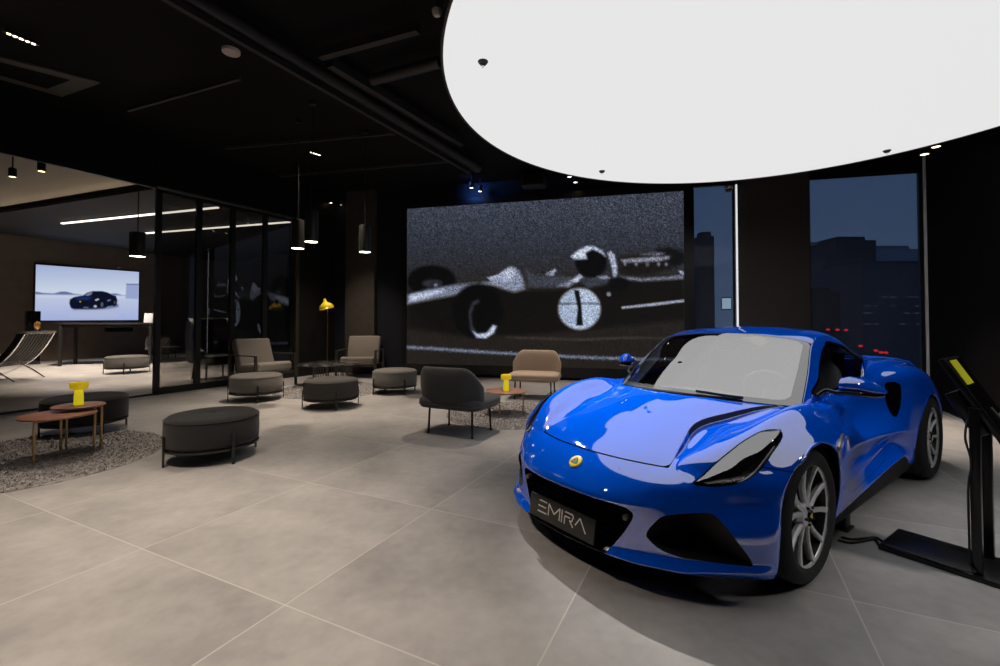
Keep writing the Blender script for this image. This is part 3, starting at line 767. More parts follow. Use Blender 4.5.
# ---- floor: large stone-grey tiles, joints running with the partition
def floor_mat():
    m = bpy.data.materials.new('stone_tile'); m.use_nodes = True; nt = m.node_tree; L = nt.links.new; b = nt.nodes['Principled BSDF']
    tc = nt.nodes.new('ShaderNodeTexCoord'); mp = nt.nodes.new('ShaderNodeMapping')
    th = atan2(PRD.y, PRD.x); c0 = on_z(285, 605)
    mp.vector_type = 'POINT'
    # rotate so tile axes are x,y and the picked corner is the origin
    ca, sa = cos(-TILE_A), sin(-TILE_A)
    mp.inputs['Rotation'].default_value = (0, 0, -TILE_A)
    mp.inputs['Location'].default_value = (-(ca * c0.x - sa * c0.y), -(sa * c0.x + ca * c0.y), 0)
    L(tc.outputs['Object'], mp.inputs['Vector'])
    sp = nt.nodes.new('ShaderNodeSeparateXYZ'); L(mp.outputs[0], sp.inputs[0])
    masks = []; ids = []
    for k in (0, 1):
        d = nt.nodes.new('ShaderNodeMath'); d.operation = 'DIVIDE'; d.inputs[1].default_value = 1.2; L(sp.outputs[k], d.inputs[0])
        fl = nt.nodes.new('ShaderNodeMath'); fl.operation = 'FLOOR'; L(d.outputs[0], fl.inputs[0]); ids.append(fl)
        r = nt.nodes.new('ShaderNodeMath'); r.operation = 'PINGPONG'; r.inputs[1].default_value = .5; L(d.outputs[0], r.inputs[0])
        l = nt.nodes.new('ShaderNodeMath'); l.operation = 'LESS_THAN'; l.inputs[1].default_value = .0028; L(r.outputs[0], l.inputs[0]); masks.append(l)
    jm = nt.nodes.new('ShaderNodeMath'); jm.operation = 'MAXIMUM'; L(masks[0].outputs[0], jm.inputs[0]); L(masks[1].outputs[0], jm.inputs[1])
    cx = nt.nodes.new('ShaderNodeCombineXYZ'); L(ids[0].outputs[0], cx.inputs[0]); L(ids[1].outputs[0], cx.inputs[1])
    wn_ = nt.nodes.new('ShaderNodeTexWhiteNoise'); wn_.noise_dimensions = '3D'; L(cx.outputs[0], wn_.inputs['Vector'])
    ad = nt.nodes.new('ShaderNodeVectorMath'); ad.operation = 'MULTIPLY_ADD'; ad.inputs[1].default_value = (7, 7, 7); L(wn_.outputs['Color'], ad.inputs[0]); L(tc.outputs['Object'], ad.inputs[2])
    n1 = nt.nodes.new('ShaderNodeTexNoise'); n1.inputs['Scale'].default_value = 1.6; n1.inputs['Detail'].default_value = 6; n1.inputs['Roughness'].default_value = .6; L(ad.outputs[0], n1.inputs['Vector'])
    n2 = nt.nodes.new('ShaderNodeTexNoise'); n2.inputs['Scale'].default_value = 14; n2.inputs['Detail'].default_value = 4; L(ad.outputs[0], n2.inputs['Vector'])
    mx = nt.nodes.new('ShaderNodeMath'); mx.operation = 'MULTIPLY_ADD'; mx.inputs[1].default_value = .3; L(n2.outputs['Fac'], mx.inputs[0]); L(n1.outputs['Fac'], mx.inputs[2])
    rp = nt.nodes.new('ShaderNodeValToRGB'); rp.color_ramp.elements[0].position = .42; rp.color_ramp.elements[1].position = .9
    rp.color_ramp.elements[0].color = (.26, .252, .247, 1); rp.color_ramp.elements[1].color = (.45, .432, .418, 1); L(mx.outputs[0], rp.inputs['Fac'])
    mc = nt.nodes.new('ShaderNodeMix'); mc.data_type = 'RGBA'; mc.inputs['B'].default_value = (.54, .51, .475, 1)
    L(jm.outputs[0], mc.inputs['Factor']); L(rp.outputs['Color'], mc.inputs['A']); L(mc.outputs['Result'], b.inputs['Base Color'])
    rr = nt.nodes.new('ShaderNodeMapRange'); rr.inputs['To Min'].default_value = .38; rr.inputs['To Max'].default_value = .58; L(n1.outputs['Fac'], rr.inputs['Value']); L(rr.outputs[0], b.inputs['Roughness'])
    b.inputs['Specular IOR Level'].default_value = .4
    return m
TILE_A = atan2(.90, .4357)
left_end = wcol(300, BKP, BKD, 0); far_r = BKP - BKD * 14; far_r.z = 0
_pl = left_end - BKN * .2
PLAN = [(-19, -5), (far_r.x, -5), (far_r.x, far_r.y), (_pl.x, _pl.y), (_pl.x + 4, 23), (-19, 23)]
PLAN[4] = (_pl.x + .2, 23)
FL = MB().prism([(x, y) for x, y in PLAN], .2, c=(0, 0, -.2)).build('floor', floor_mat(), smooth=False); structure(FL)
KBLK = mat('ceiling_black', (.005, .0046, .0045), rough=.8, spec=.2)
WBLK = mat('wall_black', (.007, .0065, .006), rough=.5, spec=.3, noise=(3, (.010, .009, .0085), .2))
CE = MB().prism([(x, y) for x, y in PLAN], .2, c=(0, 0, CEIL)).build('ceiling', KBLK, smooth=False); structure(CE)
structure(MB().box(((far_r.x - 19) / 2, -4.9, CEIL / 2), (far_r.x + 19, .2, CEIL)).build('wall_front', WBLK, smooth=False))
structure(MB().box((far_r.x + .1, (far_r.y - 5) / 2, CEIL / 2), (.2, far_r.y + 5, CEIL)).build('wall_right', WBLK, smooth=False))
structure(MB().box((-18.9, 9, CEIL / 2), (.2, 28, CEIL)).build('wall_left', WBLK, smooth=False))
# ---- back wall: solid pieces around two windows
bw = lambda u, v: on_wall(u, v, BKP, BKD)
SLAT = mat('wall_dark_brown', (.05, .042, .042), rough=.6, bump=(18, .2))
ZT = bw(810, 181).z + .08
w1a, w1b, w2a, w2b = bw(693, 260), bw(736, 260), bw(810, 260), bw(925, 260)
vslab(left_end + BKD * .3, w1a, 0, CEIL, .2, BKN, 0, 'wall_back', mat('wall_navy', (.012, .014, .022), rough=.5)); structure(bpy.data.objects['wall_back'])
structure(vslab(w1b, w2a, 0, CEIL, .2, BKN, 0, 'wall_back_panel', SLAT))
structure(vslab(w2b, far_r, 0, CEIL, .2, BKN, 0, 'wall_back_right', WBLK))
structure(vslab(w1a, w1b, ZT, CEIL, .2, BKN, 0, 'trim_1', WBLK)); structure(vslab(w2a, w2b, ZT, CEIL, .2, BKN, 0, 'trim_2', WBLK))
PANE = glass('window_glass', (.62, .68, .78), ior=1.45)
FRM = mat('frame_black', (.01, .01, .011), rough=.35)
def window(n, a, b):
    o = bpy.data.objects.new('window_%d' % n, None); COL.objects.link(o); structure(o)
    vslab(a, b, .12, ZT, .012, BKN, -.10, 'pane', PANE, o)
    m = MB(); d = along(a, b).normalized()
    for p, q, z0, z1 in ((a, b, 0, .12), (a, b, ZT - .03, ZT), (a, a + d * .04, 0, ZT), (b - d * .04, b, 0, ZT)):
        s_ = slab(p, q, z0, z1, .06, BKN, -.07); m.add(s_.v, s_.f)
    m.build('window_frame', FRM, o, smooth=False)
window(1, w1a, w1b); window(2, w2a, w2b)
# sheer roller blinds hanging in front of the panes
BLIND = bpy.data.materials.new('sheer_blind'); BLIND.use_nodes = True
nt = BLIND.node_tree; nt.nodes.clear(); o_ = nt.nodes.new('ShaderNodeOutputMaterial'); t_ = nt.nodes.new('ShaderNodeBsdfTransparent'); d_ = nt.nodes.new('ShaderNodeBsdfDiffuse'); d_.inputs[0].default_value = (.12, .13, .15, 1)
m_ = nt.nodes.new('ShaderNodeMixShader'); wv = nt.nodes.new('ShaderNodeTexNoise'); tcx = nt.nodes.new('ShaderNodeTexCoord'); mpx = nt.nodes.new('ShaderNodeMapping'); mpx.inputs['Scale'].default_value = (60, 60, 3)
nt.links.new(tcx.outputs['Object'], mpx.inputs[0]); nt.links.new(mpx.outputs[0], wv.inputs['Vector']); mr = nt.nodes.new('ShaderNodeMapRange'); mr.inputs['To Min'].default_value = .10; mr.inputs['To Max'].default_value = .45
nt.links.new(wv.outputs['Fac'], mr.inputs['Value']); nt.links.new(mr.outputs[0], m_.inputs[0]); nt.links.new(t_.outputs[0], m_.inputs[1]); nt.links.new(d_.outputs[0], m_.inputs[2]); nt.links.new(m_.outputs[0], o_.inputs[0])
def blind(a, b, label):
    t = thing('roller_blind', label, 'blind', (a.x, a.y, 0))
    off = Vector((a.x, a.y, 0))
    s_ = slab(a - off, b - off, .03, ZT - .05, .004, BKN, -.03); s_.build('blind_cloth', BLIND, t, smooth=False)
    p, q = a - off + BKN * -.028, b - off + BKN * -.028
    MB().cyl((p.x, p.y, ZT - .035), (q.x, q.y, ZT - .035), .025, 12).build('roller_tube', FRM, t)
    MB().cyl((p.x, p.y, .03), (q.x, q.y, .03), .012, 8).build('bottom_bar', FRM, t)
    return t
blind(w2a, w2b, 'sheer dark roller blind drawn over the wide city window right of the brown panel')
blind(w1a, w1a + along(w1a, w1b) * .96, 'narrow sheer roller blind between the racing picture and the white light line')
# white light line at the jamb of the narrow window
lw = thing('light_line', 'thin white vertical light line beside the dark brown wall panel', 'light', (w1b.x, w1b.y, 0))
s_ = slab(Vector(), -BKD * .03, .05, ZT - .06, .02, BKN, .03); s_.build('diffuser', mat('white_line_glow', (.9, .9, .9), emit=(.95, .97, 1), estr=.75), lw, smooth=False)
s_ = slab(-BKD * -.02, -BKD * .045, .05, ZT - .06, .02, BKN, .012); s_.build('profile', mat('profile_grey', (.3, .3, .32), rough=.4, metal=.7), lw, smooth=False)
pn = bw(726.5, 303.5); pn = on_wall(726.5, 303.5, BKP, BKD, .03, BKN)
sp_ = thing('wall_tablet', 'small pale blue control screen on the narrow window jamb', 'screen', (pn.x, pn.y, pn.z), atan2(-BKD.y, -BKD.x))
MB().rbox((0, .012, 0), (.20, .02, .26), .01).build('tablet_case', FRM, sp_)
MB().box((0, -.001, .0), (.17, .004, .22)).build('tablet_glass', mat('tablet_glow', (.02, .02, .02), emit=(.25, .36, .45), estr=.8, rough=.2), sp_, smooth=False)
cm = on_wall(728.6, 189, BKP, BKD, .12, BKN)
cc = thing('security_camera', 'small dark dome camera above the narrow window', 'camera', cm)
MB().lathe([(0, -.07), (.04, -.06), (.065, -.02), (.07, 0)], 20).build('camera_dome', BLKG, cc); MB().cyl((0, 0, .03), BKN * -.13 + Vector((0, 0, .03)), .03, 10).build('wall_bracket', FRM, cc); MB().lathe([(.07, 0), (.08, .005), (.08, .05), (0, .05)], 20).build('camera_base', mat('camera_grey', (.35, .35, .36), rough=.4), cc)
# ---- freestanding dark wall on the right
rend = on_wall(929, 330, RWP, PRD); rend0 = on_wall(1000, 330, RWP, PRD) - PRD * .25
RWN = Vector((-PRD.y, PRD.x, 0))
vslab(rend0, rend, 0, CEIL, .25, RWN, 0, 'wall_side', mat('wall_right_black', (.0035, .003, .0035), rough=.8, spec=.05)); structure(bpy.data.objects['wall_side'])
structure(vslab(rend - PRD * .0, rend + PRD * .03, 0, CEIL - .6, .06, RWN, .03, 'trim_3', mat('edge_grey', (.55, .56, .58), rough=.5)))
structure(vslab(rend0, rend, 0, .035, .03, RWN, .03, 'baseboard_right', mat('base_steel', (.6, .62, .66), rough=.25, metal=.8)))
# ---- glass partition to the inner room
PZT = on_wall(154, 188, PRP, PRD).z
pw = lambda u: (lambda p: Vector((p.x, p.y, 0)))(on_wall(u, 330, PRP, PRD))
CLEAR = glass('partition_glass', (.94, .94, .93), ior=1.15)
SMOKE = glass('smoked_glass', (.60, .59, .58), ior=1.9)
pend = pw(297.5); pstart = pw(154) - PRD * 6.2
o = bpy.data.objects.new('window_3', None); COL.objects.link(o); structure(o)
vslab(pstart, pw(154), .03, PZT, .012, PRN, 0, 'pane', CLEAR, o)
m = MB()
for s_ in (slab(pstart, pw(154), 0, .03, .05, PRN, .02), slab(pstart, pw(154), PZT, PZT + .05, .06, PRN, .03)): m.add(s_.v, s_.f)
m.build('window_frame', FRM, o, smooth=False)
edges = [154, 197.5, 231.5, 264, 297.5]
for k in range(4):
    o = bpy.data.objects.new('door_%d' % (k + 1), None); COL.objects.link(o); structure(o)
    a, b = pw(edges[k]), pw(edges[k + 1])
    vslab(a, b, .08, PZT, .012, PRN, 0, 'pane', SMOKE, o)
    m = MB()
    for p, q, z0, z1 in ((a, b, 0, .12), (a, b, PZT - .06, PZT), (a, a + PRD * (.09 if k == 0 else .05), 0, PZT), (b - PRD * .05, b, 0, PZT)):
        s_ = slab(p, q, z0, z1, .06, PRN, .03); m.add(s_.v, s_.f)
    m.build('door_frame', FRM, o, smooth=False)
structure(vslab(pstart, pend, PZT + .05, CEIL, .15, PRN, .05, 'wall_over_glass', KBLK))
structure(vslab(pend, pend + PRD * 12, 0, CEIL, .15, PRN, .06, 'wall_partition_end', WBLK))
# steel post at the end of the doors, brown pillar
p = pw(294); structure(vslab(p, p + PRD * .09, 0, CEIL, .05, PRN, .06, 'trim_4', mat('bronze_post', (.09, .075, .06), rough=.4, metal=.6)))
ca, cb = on_wall(345, 330, BKP, BKD, .12, BKN), on_wall(374, 330, BKP, BKD, .12, BKN)
structure(vslab(ca, cb, 0, CEIL, .12, BKN, .0, 'trim_5', mat('pillar_brown', (.05, .041, .034), rough=.7, noise=(9, (.07, .058, .048), .25), bump=(30, .2))))
structure(MB().box((-12, 22.9, CEIL / 2), (14, .2, CEIL)).build('wall_inner_end', WBLK, smooth=False))
# ---- inner room: picture wall, ceiling, dropped soffit
TVN = PRN
ta, tb = TVP - PRD * 9, TVP + PRD * 9
structure(vslab(ta, tb, 0, CEIL, .2, TVN, 0, 'wall_inner', mat('inner_wall_brown', (.15, .115, .09), rough=.75, noise=(4, (.20, .155, .125), .3))))
SA = on_z(0, 212, 3.95); SB = on_z(154, 187.5, 3.95); SD = (SB - SA); SD.z = 0; SD.normalize()
SNf = Vector((-SD.y, SD.x, 0)); SNf = SNf if SNf.y < 0 else -SNf
ins = Vector((-PRN.x, -PRN.y, 0))
s0 = SA - SD * 3.5
tE = ((PRP - s0).cross(PRD)).z / (SD.cross(PRD)).z; s1 = s0 + SD * (tE - .1)
ic = MB(); q0 = pstart + ins * .1; q1 = s1; 
ic.add([Vector((p.x, p.y, z)) for z in (4.26, 4.32) for p in (q0, q1 - SNf * .4, s0 - SNf * .4, Vector((s0.x, q0.y - 1, 0)))], [(0, 1, 2, 3), (4, 5, 6, 7), (0, 1, 5, 4), (1, 2, 6, 5), (2, 3, 7, 6), (3, 0, 4, 7)])
structure(ic.build('ceiling_inner', mat('inner_ceiling_plaster', (.30, .26, .22), rough=.8), smooth=False))
sf = MB(); far = -SNf * 9
sf.add([Vector((p.x, p.y, z)) for z in (3.92, 3.99) for p in (s0, s1 , pend + ins * .12 , pend + ins * .12 + Vector((-2, 5, 0)), s0 + far)], [(0, 1, 2, 3, 4), (5, 6, 7, 8, 9), (0, 1, 6, 5), (1, 2, 7, 6), (2, 3, 8, 7), (3, 4, 9, 8), (4, 0, 5, 9)])
structure(sf.build('ceiling_soffit', mat('soffit_dark', (.022, .020, .020), rough=.7), smooth=False))
cv = Vector((s0.x, s0.y, 4.002)) - SNf * .28; cl = (s1 - s0).length
t = thing('cove_light', 'hidden warm light strip along the raised ceiling edge of the inner room', 'light', cv, atan2(SD.y, SD.x))
MB().box((cl / 2, 0, 0), (cl, .03, .02)).build('diffuser', mat('cove_glow', (.9, .85, .8), emit=(1, .82, .62), estr=COVE), t, smooth=False)
# ================================================================== SCREENS
def soft(poly, fe):
    f = sdf2(poly, fe * 2 + 2); return lambda x, y: max(0., min(1., .5 + f(x, y) / (2 * fe)))
def sdf2(poly, margin):
    P = [(p[0], p[1]) for p in poly]; n = len(P)
    x0, x1 = min(p[0] for p in P) - margin, max(p[0] for p in P) + margin; y0, y1 = min(p[1] for p in P) - margin, max(p[1] for p in P) + margin
    seg = [(P[k][0], P[k][1], P[(k + 1) % n][0] - P[k][0], P[(k + 1) % n][1] - P[k][1]) for k in range(n)]
    def f(x, y):
        if x < x0 or x > x1 or y < y0 or y > y1: return -margin
        best = 1e18; ins_ = False
        for ax, ay, dx, dy in seg:
            L = dx * dx + dy * dy or 1e-9; t = ((x - ax) * dx + (y - ay) * dy) / L; t = 0 if t < 0 else 1 if t > 1 else t
            ex, ey = x - ax - dx * t, y - ay - dy * t; e = ex * ex + ey * ey; best = e if e < best else best
            if (ay > y) != (ay + dy > y) and x < ax + dx * (y - ay) / (dy or 1e-9): ins_ = not ins_
        return sqrt(best) if ins_ else -sqrt(best)
    return f
def ell(cx, cy, rx, ry, rot=0, n=28, a0=0, a1=360):
    c, s = cos(radians(rot)), sin(radians(rot)); out = []
    for k in range(n):
        q = radians(a0 + (a1 - a0) * k / n); x, y = rx * cos(q), ry * sin(q); out.append((cx + x * c - y * s, cy + x * s + y * c))
    return out
def lin(c): return tuple((v / 255 / 12.92 if v < 10.3 else ((v / 255 + .055) / 1.055) ** 2.4) for v in c)
def picture_mesh(name, parent, a, b, z0a, z1a, z0b, z1b, nx, ny, fn, N, off, strength):
    """flat picture from a to b; colour per vertex from fn(s,t)"""
    vs = []; cols = []
    for j in range(ny + 1):
        t = j / ny
        for i in range(nx + 1):
            s = i / nx; p = a.lerp(b, s); vs.append(Vector((p.x, p.y, (z1a + (z1b - z1a) * s) * (1 - t) + (z0a + (z0b - z0a) * s) * t)) + N * off); cols.append(fn(s, t))
    fs = [(j * (nx + 1) + i, j * (nx + 1) + i + 1, (j + 1) * (nx + 1) + i + 1, (j + 1) * (nx + 1) + i) for j in range(ny) for i in range(nx)]
    mb = MB(); mb.v = vs; mb.f = fs
    o = mb.build(name, None, parent, smooth=False, fix=False)
    at = o.data.color_attributes.new('picture', 'FLOAT_COLOR', 'POINT')
    at.data.foreach_set('color', [c for col in cols for c in (*col, 1.)])
    m = bpy.data.materials.new(name + '_light'); m.use_nodes = True; b_ = m.node_tree.nodes['Principled BSDF']
    ac = m.node_tree.nodes.new('ShaderNodeVertexColor'); ac.layer_name = 'picture'
    m.node_tree.links.new(ac.outputs['Color'], b_.inputs['Emission Color']); b_.inputs['Emission Strength'].default_value = strength
    b_.inputs['Base Color'].default_value = (.012, .012, .013, 1); b_.inputs['Roughness'].default_value = .6; b_.inputs['Specular IOR Level'].default_value = .15
    o.data.materials.append(m); return o
# ---- big LED wall with a grainy black-and-white racing picture
lw_ = lambda u, v: on_wall(u, v, BKP, BKD, .125, BKN)
la, lb_ = lw_(407, 260), lw_(684, 260); la.z = lb_.z = 0
lz1 = (lw_(407, 209).z + lw_(684, 191).z) / 2; lz0 = lw_(407, 363.5).z
Dl, Dr = la.y, lb_.y
def led_xy(s, t):
    """place in the 1000x666 drawing the picture was digitised in"""
    wl, wr = Dl * (1 - s), Dr * s; x = (28 * wl + 943 * wr) / (wl + wr)
    yt = (100 * wl + 37 * wr) / (wl + wr); yb = (612 * wl + 640 * wr) / (wl + wr)
    return x, yt + (yb - yt) * t
LAY = []   # (cover, value, colour-warmth)
def lay(poly, fe, val, tint=(.92, .97, 1.12)): LAY.append((soft(poly, fe), val, tint))
D0 = (1.05, .95, .88)
lay([(28,378),(240,348),(340,340),(420,372),(530,368),(690,330),(943,322),(943,470),(640,500),(420,520),(200,520),(60,500),(28,495)], 10, 14, D0)          # car body in shade
lay(ell(110, 340, 80, 52), 6, 8)                                   # far front tyre
lay(ell(112, 348, 34, 14), 6, 42); lay(ell(123, 353, 6, 5), 2, 120)
lay([(28,385),(90,368),(180,352),(250,345),(330,340),(330,352),(250,362),(200,385),(120,400),(28,418)], 6, 120)   # nose
lay([(40,388),(120,372),(150,372),(90,395),(40,405)], 8, 205)
lay(ell(262, 440, 84, 92, 0), 7, 7)                                # near front tyre
lay([(300,345),(330,320),(372,292),(398,305),(412,335),(418,368),(380,378),(330,362)], 7, 135)  # scuttle
lay([(293,328),(330,318),(350,310),(340,328),(305,338)], 4, 175); lay([(340,312),(368,294),(385,300),(378,330),(350,345)], 8, 185)
lay([(232,445),(245,410),(262,402),(268,408),(250,420),(240,450),(244,490),(262,514),(292,510),(312,484),(326,488),(318,512),(290,530),(260,530),(238,500)], 6, 58)
lay([(245,506),(262,516),(292,512),(312,486),(324,490),(314,514),(288,530),(258,528)], 4, 190)
lay([(418,300),(445,318),(500,322),(570,326),(575,345),(520,362),(430,360)], 7, 62)              # cockpit side
lay([(485,318),(515,298),(522,305),(510,324)], 4, 150)
lay([(525,358),(560,340),(600,318),(610,330),(585,345),(560,362)], 6, 125); lay([(570,340),(598,318),(608,326),(590,344)], 4, 190)
lay([(600,335),(660,322),(700,330),(690,350),(620,368)], 8, 55)
lay(ell(636, 278, 52, 50), 5, 8)                                   # helmet
lay([(570,258),(590,240),(620,224),(648,224),(675,240),(684,258),(668,246),(640,234),(618,246),(622,266),(598,268),(578,266)], 5, 205)
lay([(690,246),(700,240),(714,252),(722,290),(722,328),(708,332),(706,300),(698,270)], 4, 165)
lay([(655,325),(690,322),(700,332),(670,334)], 4, 130)
lay(ell(888, 262, 62, 34), 8, 16)                                  # rear tyre
lay([(728,262),(800,246),(890,252),(892,300),(840,318),(735,322)], 9, 22, D0)                    # engine
lay([(735,268),(800,262),(870,258),(896,256),(894,266),(860,274),(800,277),(740,278)], 5, 130)
lay([(800,252),(850,242),(880,246),(860,256)], 5, 95)
for x in (748, 785, 822, 858, 884): lay(ell(x, 284, 5, 7), 3, 110)
lay([(728,322),(800,330),(870,326),(943,318),(943,334),(880,338),(800,342),(730,334)], 5, 105)
lay([(925,305),(943,308),(943,318),(930,316)], 3, 150)
lay(ell(727, 352, 34, 26), 8, 8); lay(ell(694, 384, 7, 7), 3, 140)
lay([(735,426),(840,414),(943,402),(943,411),(840,424),(737,434)], 3, 160)                      # exhaust
ROUND = soft(ell(597, 433, 71, 70, 12), 5); ONE = soft([(580,370),(596,372),(603,420),(608,488),(586,488),(592,430),(584,392)], 3)
lay([(355,524),(600,532),(740,526),(880,530),(880,534),(740,534),(600,540),(355,530)], 4, 52, D0)
LINE = [(28,558),(150,566),(300,577),(420,584),(560,592),(740,600),(943,604)]
def led_fn(s, t):
    x, y = led_xy(s, t)
    bg = 60 - 32 * max(0, min(1, (y - 100) / 330)); tint = (.90, .97, 1.15)
    k = max(0, min(1, (y - 230) / 260)); tint = tuple(a + (b - a) * k for a, b in zip(tint, (1.12, .98, .86)))  # warmer downwards: the lit floor's reflection put into the picture colour
    val = bg
    for c, v, tn in LAY:
        w = c(x, y)
        if w > 0: val += (v - val) * w; tint = tuple(a + (b - a) * w for a, b in zip(tint, tn))
    w = ROUND(x, y)
    if w > 0:
        o = ONE(x, y); v = (185 - .25 * abs(x - 620)) * (1 - o) + 12 * o
        if 412 < y < 420 and o < .5: v *= .7
        val += (v - val) * w; tint = tuple(a + (b - a) * w for a, b in zip(tint, (.90, .98, 1.13)))
    for (xa, ya), (xb, yb) in zip(LINE, LINE[1:]):
        if xa <= x < xb:
            d = abs(y - (ya + (yb - ya) * (x - xa) / (xb - xa)) - random.gauss(0, 2.)); val += max(0, 1 - d / 8) * 105
            if d < 8: tint = (.92, .97, 1.12)
    g = random.gauss(0, 1) * (.20 + .32 * max(0, 1 - y / 420)); val = max(3, val * (1 + g) + random.gauss(0, 4))
    return lin(tuple(min(240, val * q) for q in tint))
led = thing('led_wall', 'large screen showing a grainy black and white vintage racing car numbered 1', 'screen', (la.x, la.y, 0))
lo = Vector((la.x, la.y, 0))
picture_mesh('racing_picture', led, la - lo, lb_ - lo, lz0, lz1, lz0, lz1, 440, 262, led_fn, BKN, 0, 1.0)
fb = MB(); d_ = along(la, lb_).normalized(); bo = .12
for p, q, z0, z1 in ((-d_ * bo, lb_ - lo + d_ * bo, lz1, lz1 + .16), (-d_ * bo, lb_ - lo + d_ * bo, lz0 - .22, lz0), (-d_ * bo, Vector(), lz0, lz1), (lb_ - lo, lb_ - lo + d_ * .2, lz0, lz1)):
    s_ = slab(p, q, z0, z1, .14, BKN, .025); fb.add(s_.v, s_.f)
fb.build('screen_frame', FRM, led, smooth=False)
slab(Vector(), lb_ - lo, lz0, lz1, .10, BKN, -.015).build('screen_cabinet', FRM, led, smooth=False)
# ---- picture wall in the inner room
tv = lambda u, v: on_wall(u, v, TVP, PRD, .08, TVN)
c00, c10, c01, c11 = tv(36, 264.5), tv(139, 272), tv(37.5, 320.5), tv(139, 320)
TVL = []
def tl_(poly, fe, col): TVL.append((soft(poly, fe), col))
tl_([(78,290),(130,300),(190,303),(235,290),(270,290),(320,305),(380,312),(560,306),(620,304),(680,318),(800,318),(800,322),(78,312)], 4, (105,112,165))
tl_([(78,310),(800,322),(795,345),(420,335),(78,330)], 8, (205,215,240))
tl_([(300,395),(560,395),(640,380),(640,400),(560,420),(320,420)], 8, (95,105,150))
tl_([(292,375),(296,345),(320,330),(355,322),(385,318),(410,298),(450,287),(520,288),(560,298),(590,315),(620,322),(632,350),(628,385),(560,395),(540,412),(470,418),(330,412),(305,405)], 2.5, (10,16,40))
tl_([(395,318),(415,300),(450,292),(440,312),(420,320)], 2.5, (120,132,165)); tl_([(330,330),(380,322),(450,330),(420,350),(340,350)], 5, (22,42,95))
tl_(ell(515, 382, 26, 33), 3, (6,8,16)); tl_(ell(518, 382, 12, 18), 3, (75,85,110)); tl_(ell(610, 368, 16, 26), 3, (6,8,16)); tl_(ell(612, 368, 7, 14), 2, (65,75,95))
tl_([(465,348),(490,338),(500,345),(475,358)], 2, (185,195,215)); tl_(ell(365, 361, 6, 5), 1.5, (190,175,40)); tl_([(555,350),(580,345),(585,352),(560,362)], 3, (110,125,170))
tl_(ell(470, 394, 12, 9), 4, (190,195,215)); tl_([(385,398),(425,398),(420,406),(390,406)], 3, (110,115,135))
tl_([(292,425),(640,405),(630,470),(300,475)], 14, (182,192,228)); tl_([(700,238),(800,240),(796,345),(695,340)], 4, (158,170,215)); tl_([(700,236),(800,238),(800,246),(700,244)], 3, (110,120,170))
def tv_fn(s, t):
    x = 78 + 722 * s; yt = 100 + 55 * s; y = yt + (492 - yt) * t
    k = max(0, min(1, (y - 110) / 200)); c = [172 + 42 * k, 186 + 40 * k, 225 + 20 * k]
    if y > 315: k = min(1, (y - 315) / 170); c = [200 - 28 * k, 210 - 25 * k, 238 - 6 * k]
    for f, col in TVL:
        w = f(x, y)
        if w > 0: c = [a + (b - a) * w for a, b in zip(c, col)]
    return lin(tuple(c))
tvt = thing('picture_screen', 'bright screen showing a dark blue coupe on a pale salt flat', 'screen', (c00.x, c00.y, 0)); to = Vector((c00.x, c00.y, 0))
picture_mesh('salt_flat_picture', tvt, c00 - to, c10 - to, c01.z, c00.z, c11.z, c10.z, 150, 86, tv_fn, TVN, 0, 1.0)
zz0, zz1 = min(c01.z, c11.z), max(c00.z, c10.z); bz = MB()
A_, B_ = c00 - to, c10 - to; A_.z = B_.z = 0
slab(A_ - PRD * .03, B_ + PRD * .03, zz0 - .03, zz1 + .03, .06, TVN, -.01).build('screen_case', FRM, tvt, smooth=False)
# ================================================================== CEILING THINGS
DZ = 3.4; DS = DZ - CAMH; DC = Vector((1.209 * DS, 1.865 * DS, DZ)); DR = 1.444 * DS
disc = thing('luminous_ceiling', 'huge round white luminous ceiling hanging over the blue car', 'light', DC)
MB().lathe([(0, 0), (DR - .02, 0)], 160).build('diffuser', mat('disc_glow', (.02, .02, .02), emit=(1, 1, 1.0), estr=DISC_L), disc, smooth=False)
MB().lathe([(DR - .02, 0), (DR - .02, -.006), (DR, -.006), (DR, .16), (0, .16)], 160).build('rim', mat('rim_dark', (.03, .022, .018), rough=.5), disc, angle=30)
for k in range(8):
    q = 2 * pi * k / 8 + .2; c = Vector((cos(q), sin(q), 0)) * (DR - .5)
    MB().cyl(c + Vector((0, 0, .16)), c + Vector((0, 0, CEIL - DZ)), .008, 6).build('hanger', FRM, disc)
for (u, v), lab in (((483, 61.5), 'small dark sprinkler cap near the left edge of the luminous ceiling'), ((602, 171), 'small dark sprinkler cap on the far edge of the luminous ceiling'), ((887, 150.5), 'small dark sprinkler cap near the right edge of the luminous ceiling')):
    p = on_z(u, v, DZ); t = thing('sprinkler_cap', lab, 'sprinkler', p)
    MB().lathe([(0, -.028), (.024, -.026), (.036, -.012), (.042, -.002), (.042, 0)], 20).build('cap', mat('cap_dark', (.05, .045, .04), rough=.4), t)
    MB().cyl((0, 0, -.045), (0, 0, -.026), .008, 8).build('nozzle', CHROME, t)
BEAM = mat('duct_black', (.030, .026, .024), rough=.55)
def ceil_bar(u0, v0, u1, v1, z, r, name, label, cat, round_=True, m=None):
    a, b = on_z(u0, v0, z), on_z(u1, v1, z)
    if round_: o = MB().cyl(a, b, r, 14).build(name, m or BEAM)
    else:
        d = (b - a).normalized(); n = Vector((-d.y, d.x, 0)) * r; up = Vector((0, 0, r * 1.2)); k = MB()
        k.add([a - n - up, a + n - up, a + n + up, a - n + up, b - n - up, b + n - up, b + n + up, b - n + up], [(0, 1, 2, 3), (4, 5, 6, 7), (0, 1, 5, 4), (1, 2, 6, 5), (2, 3, 7, 6), (3, 0, 4, 7)])
        o = k.build(name, m or BEAM, smooth=False)
    return tag(o, label, cat)
ceil_bar(160, -20, 478, 168, 4.40, .10, 'ceiling_duct', 'long dark round duct running below the black ceiling towards the racing picture', 'duct')
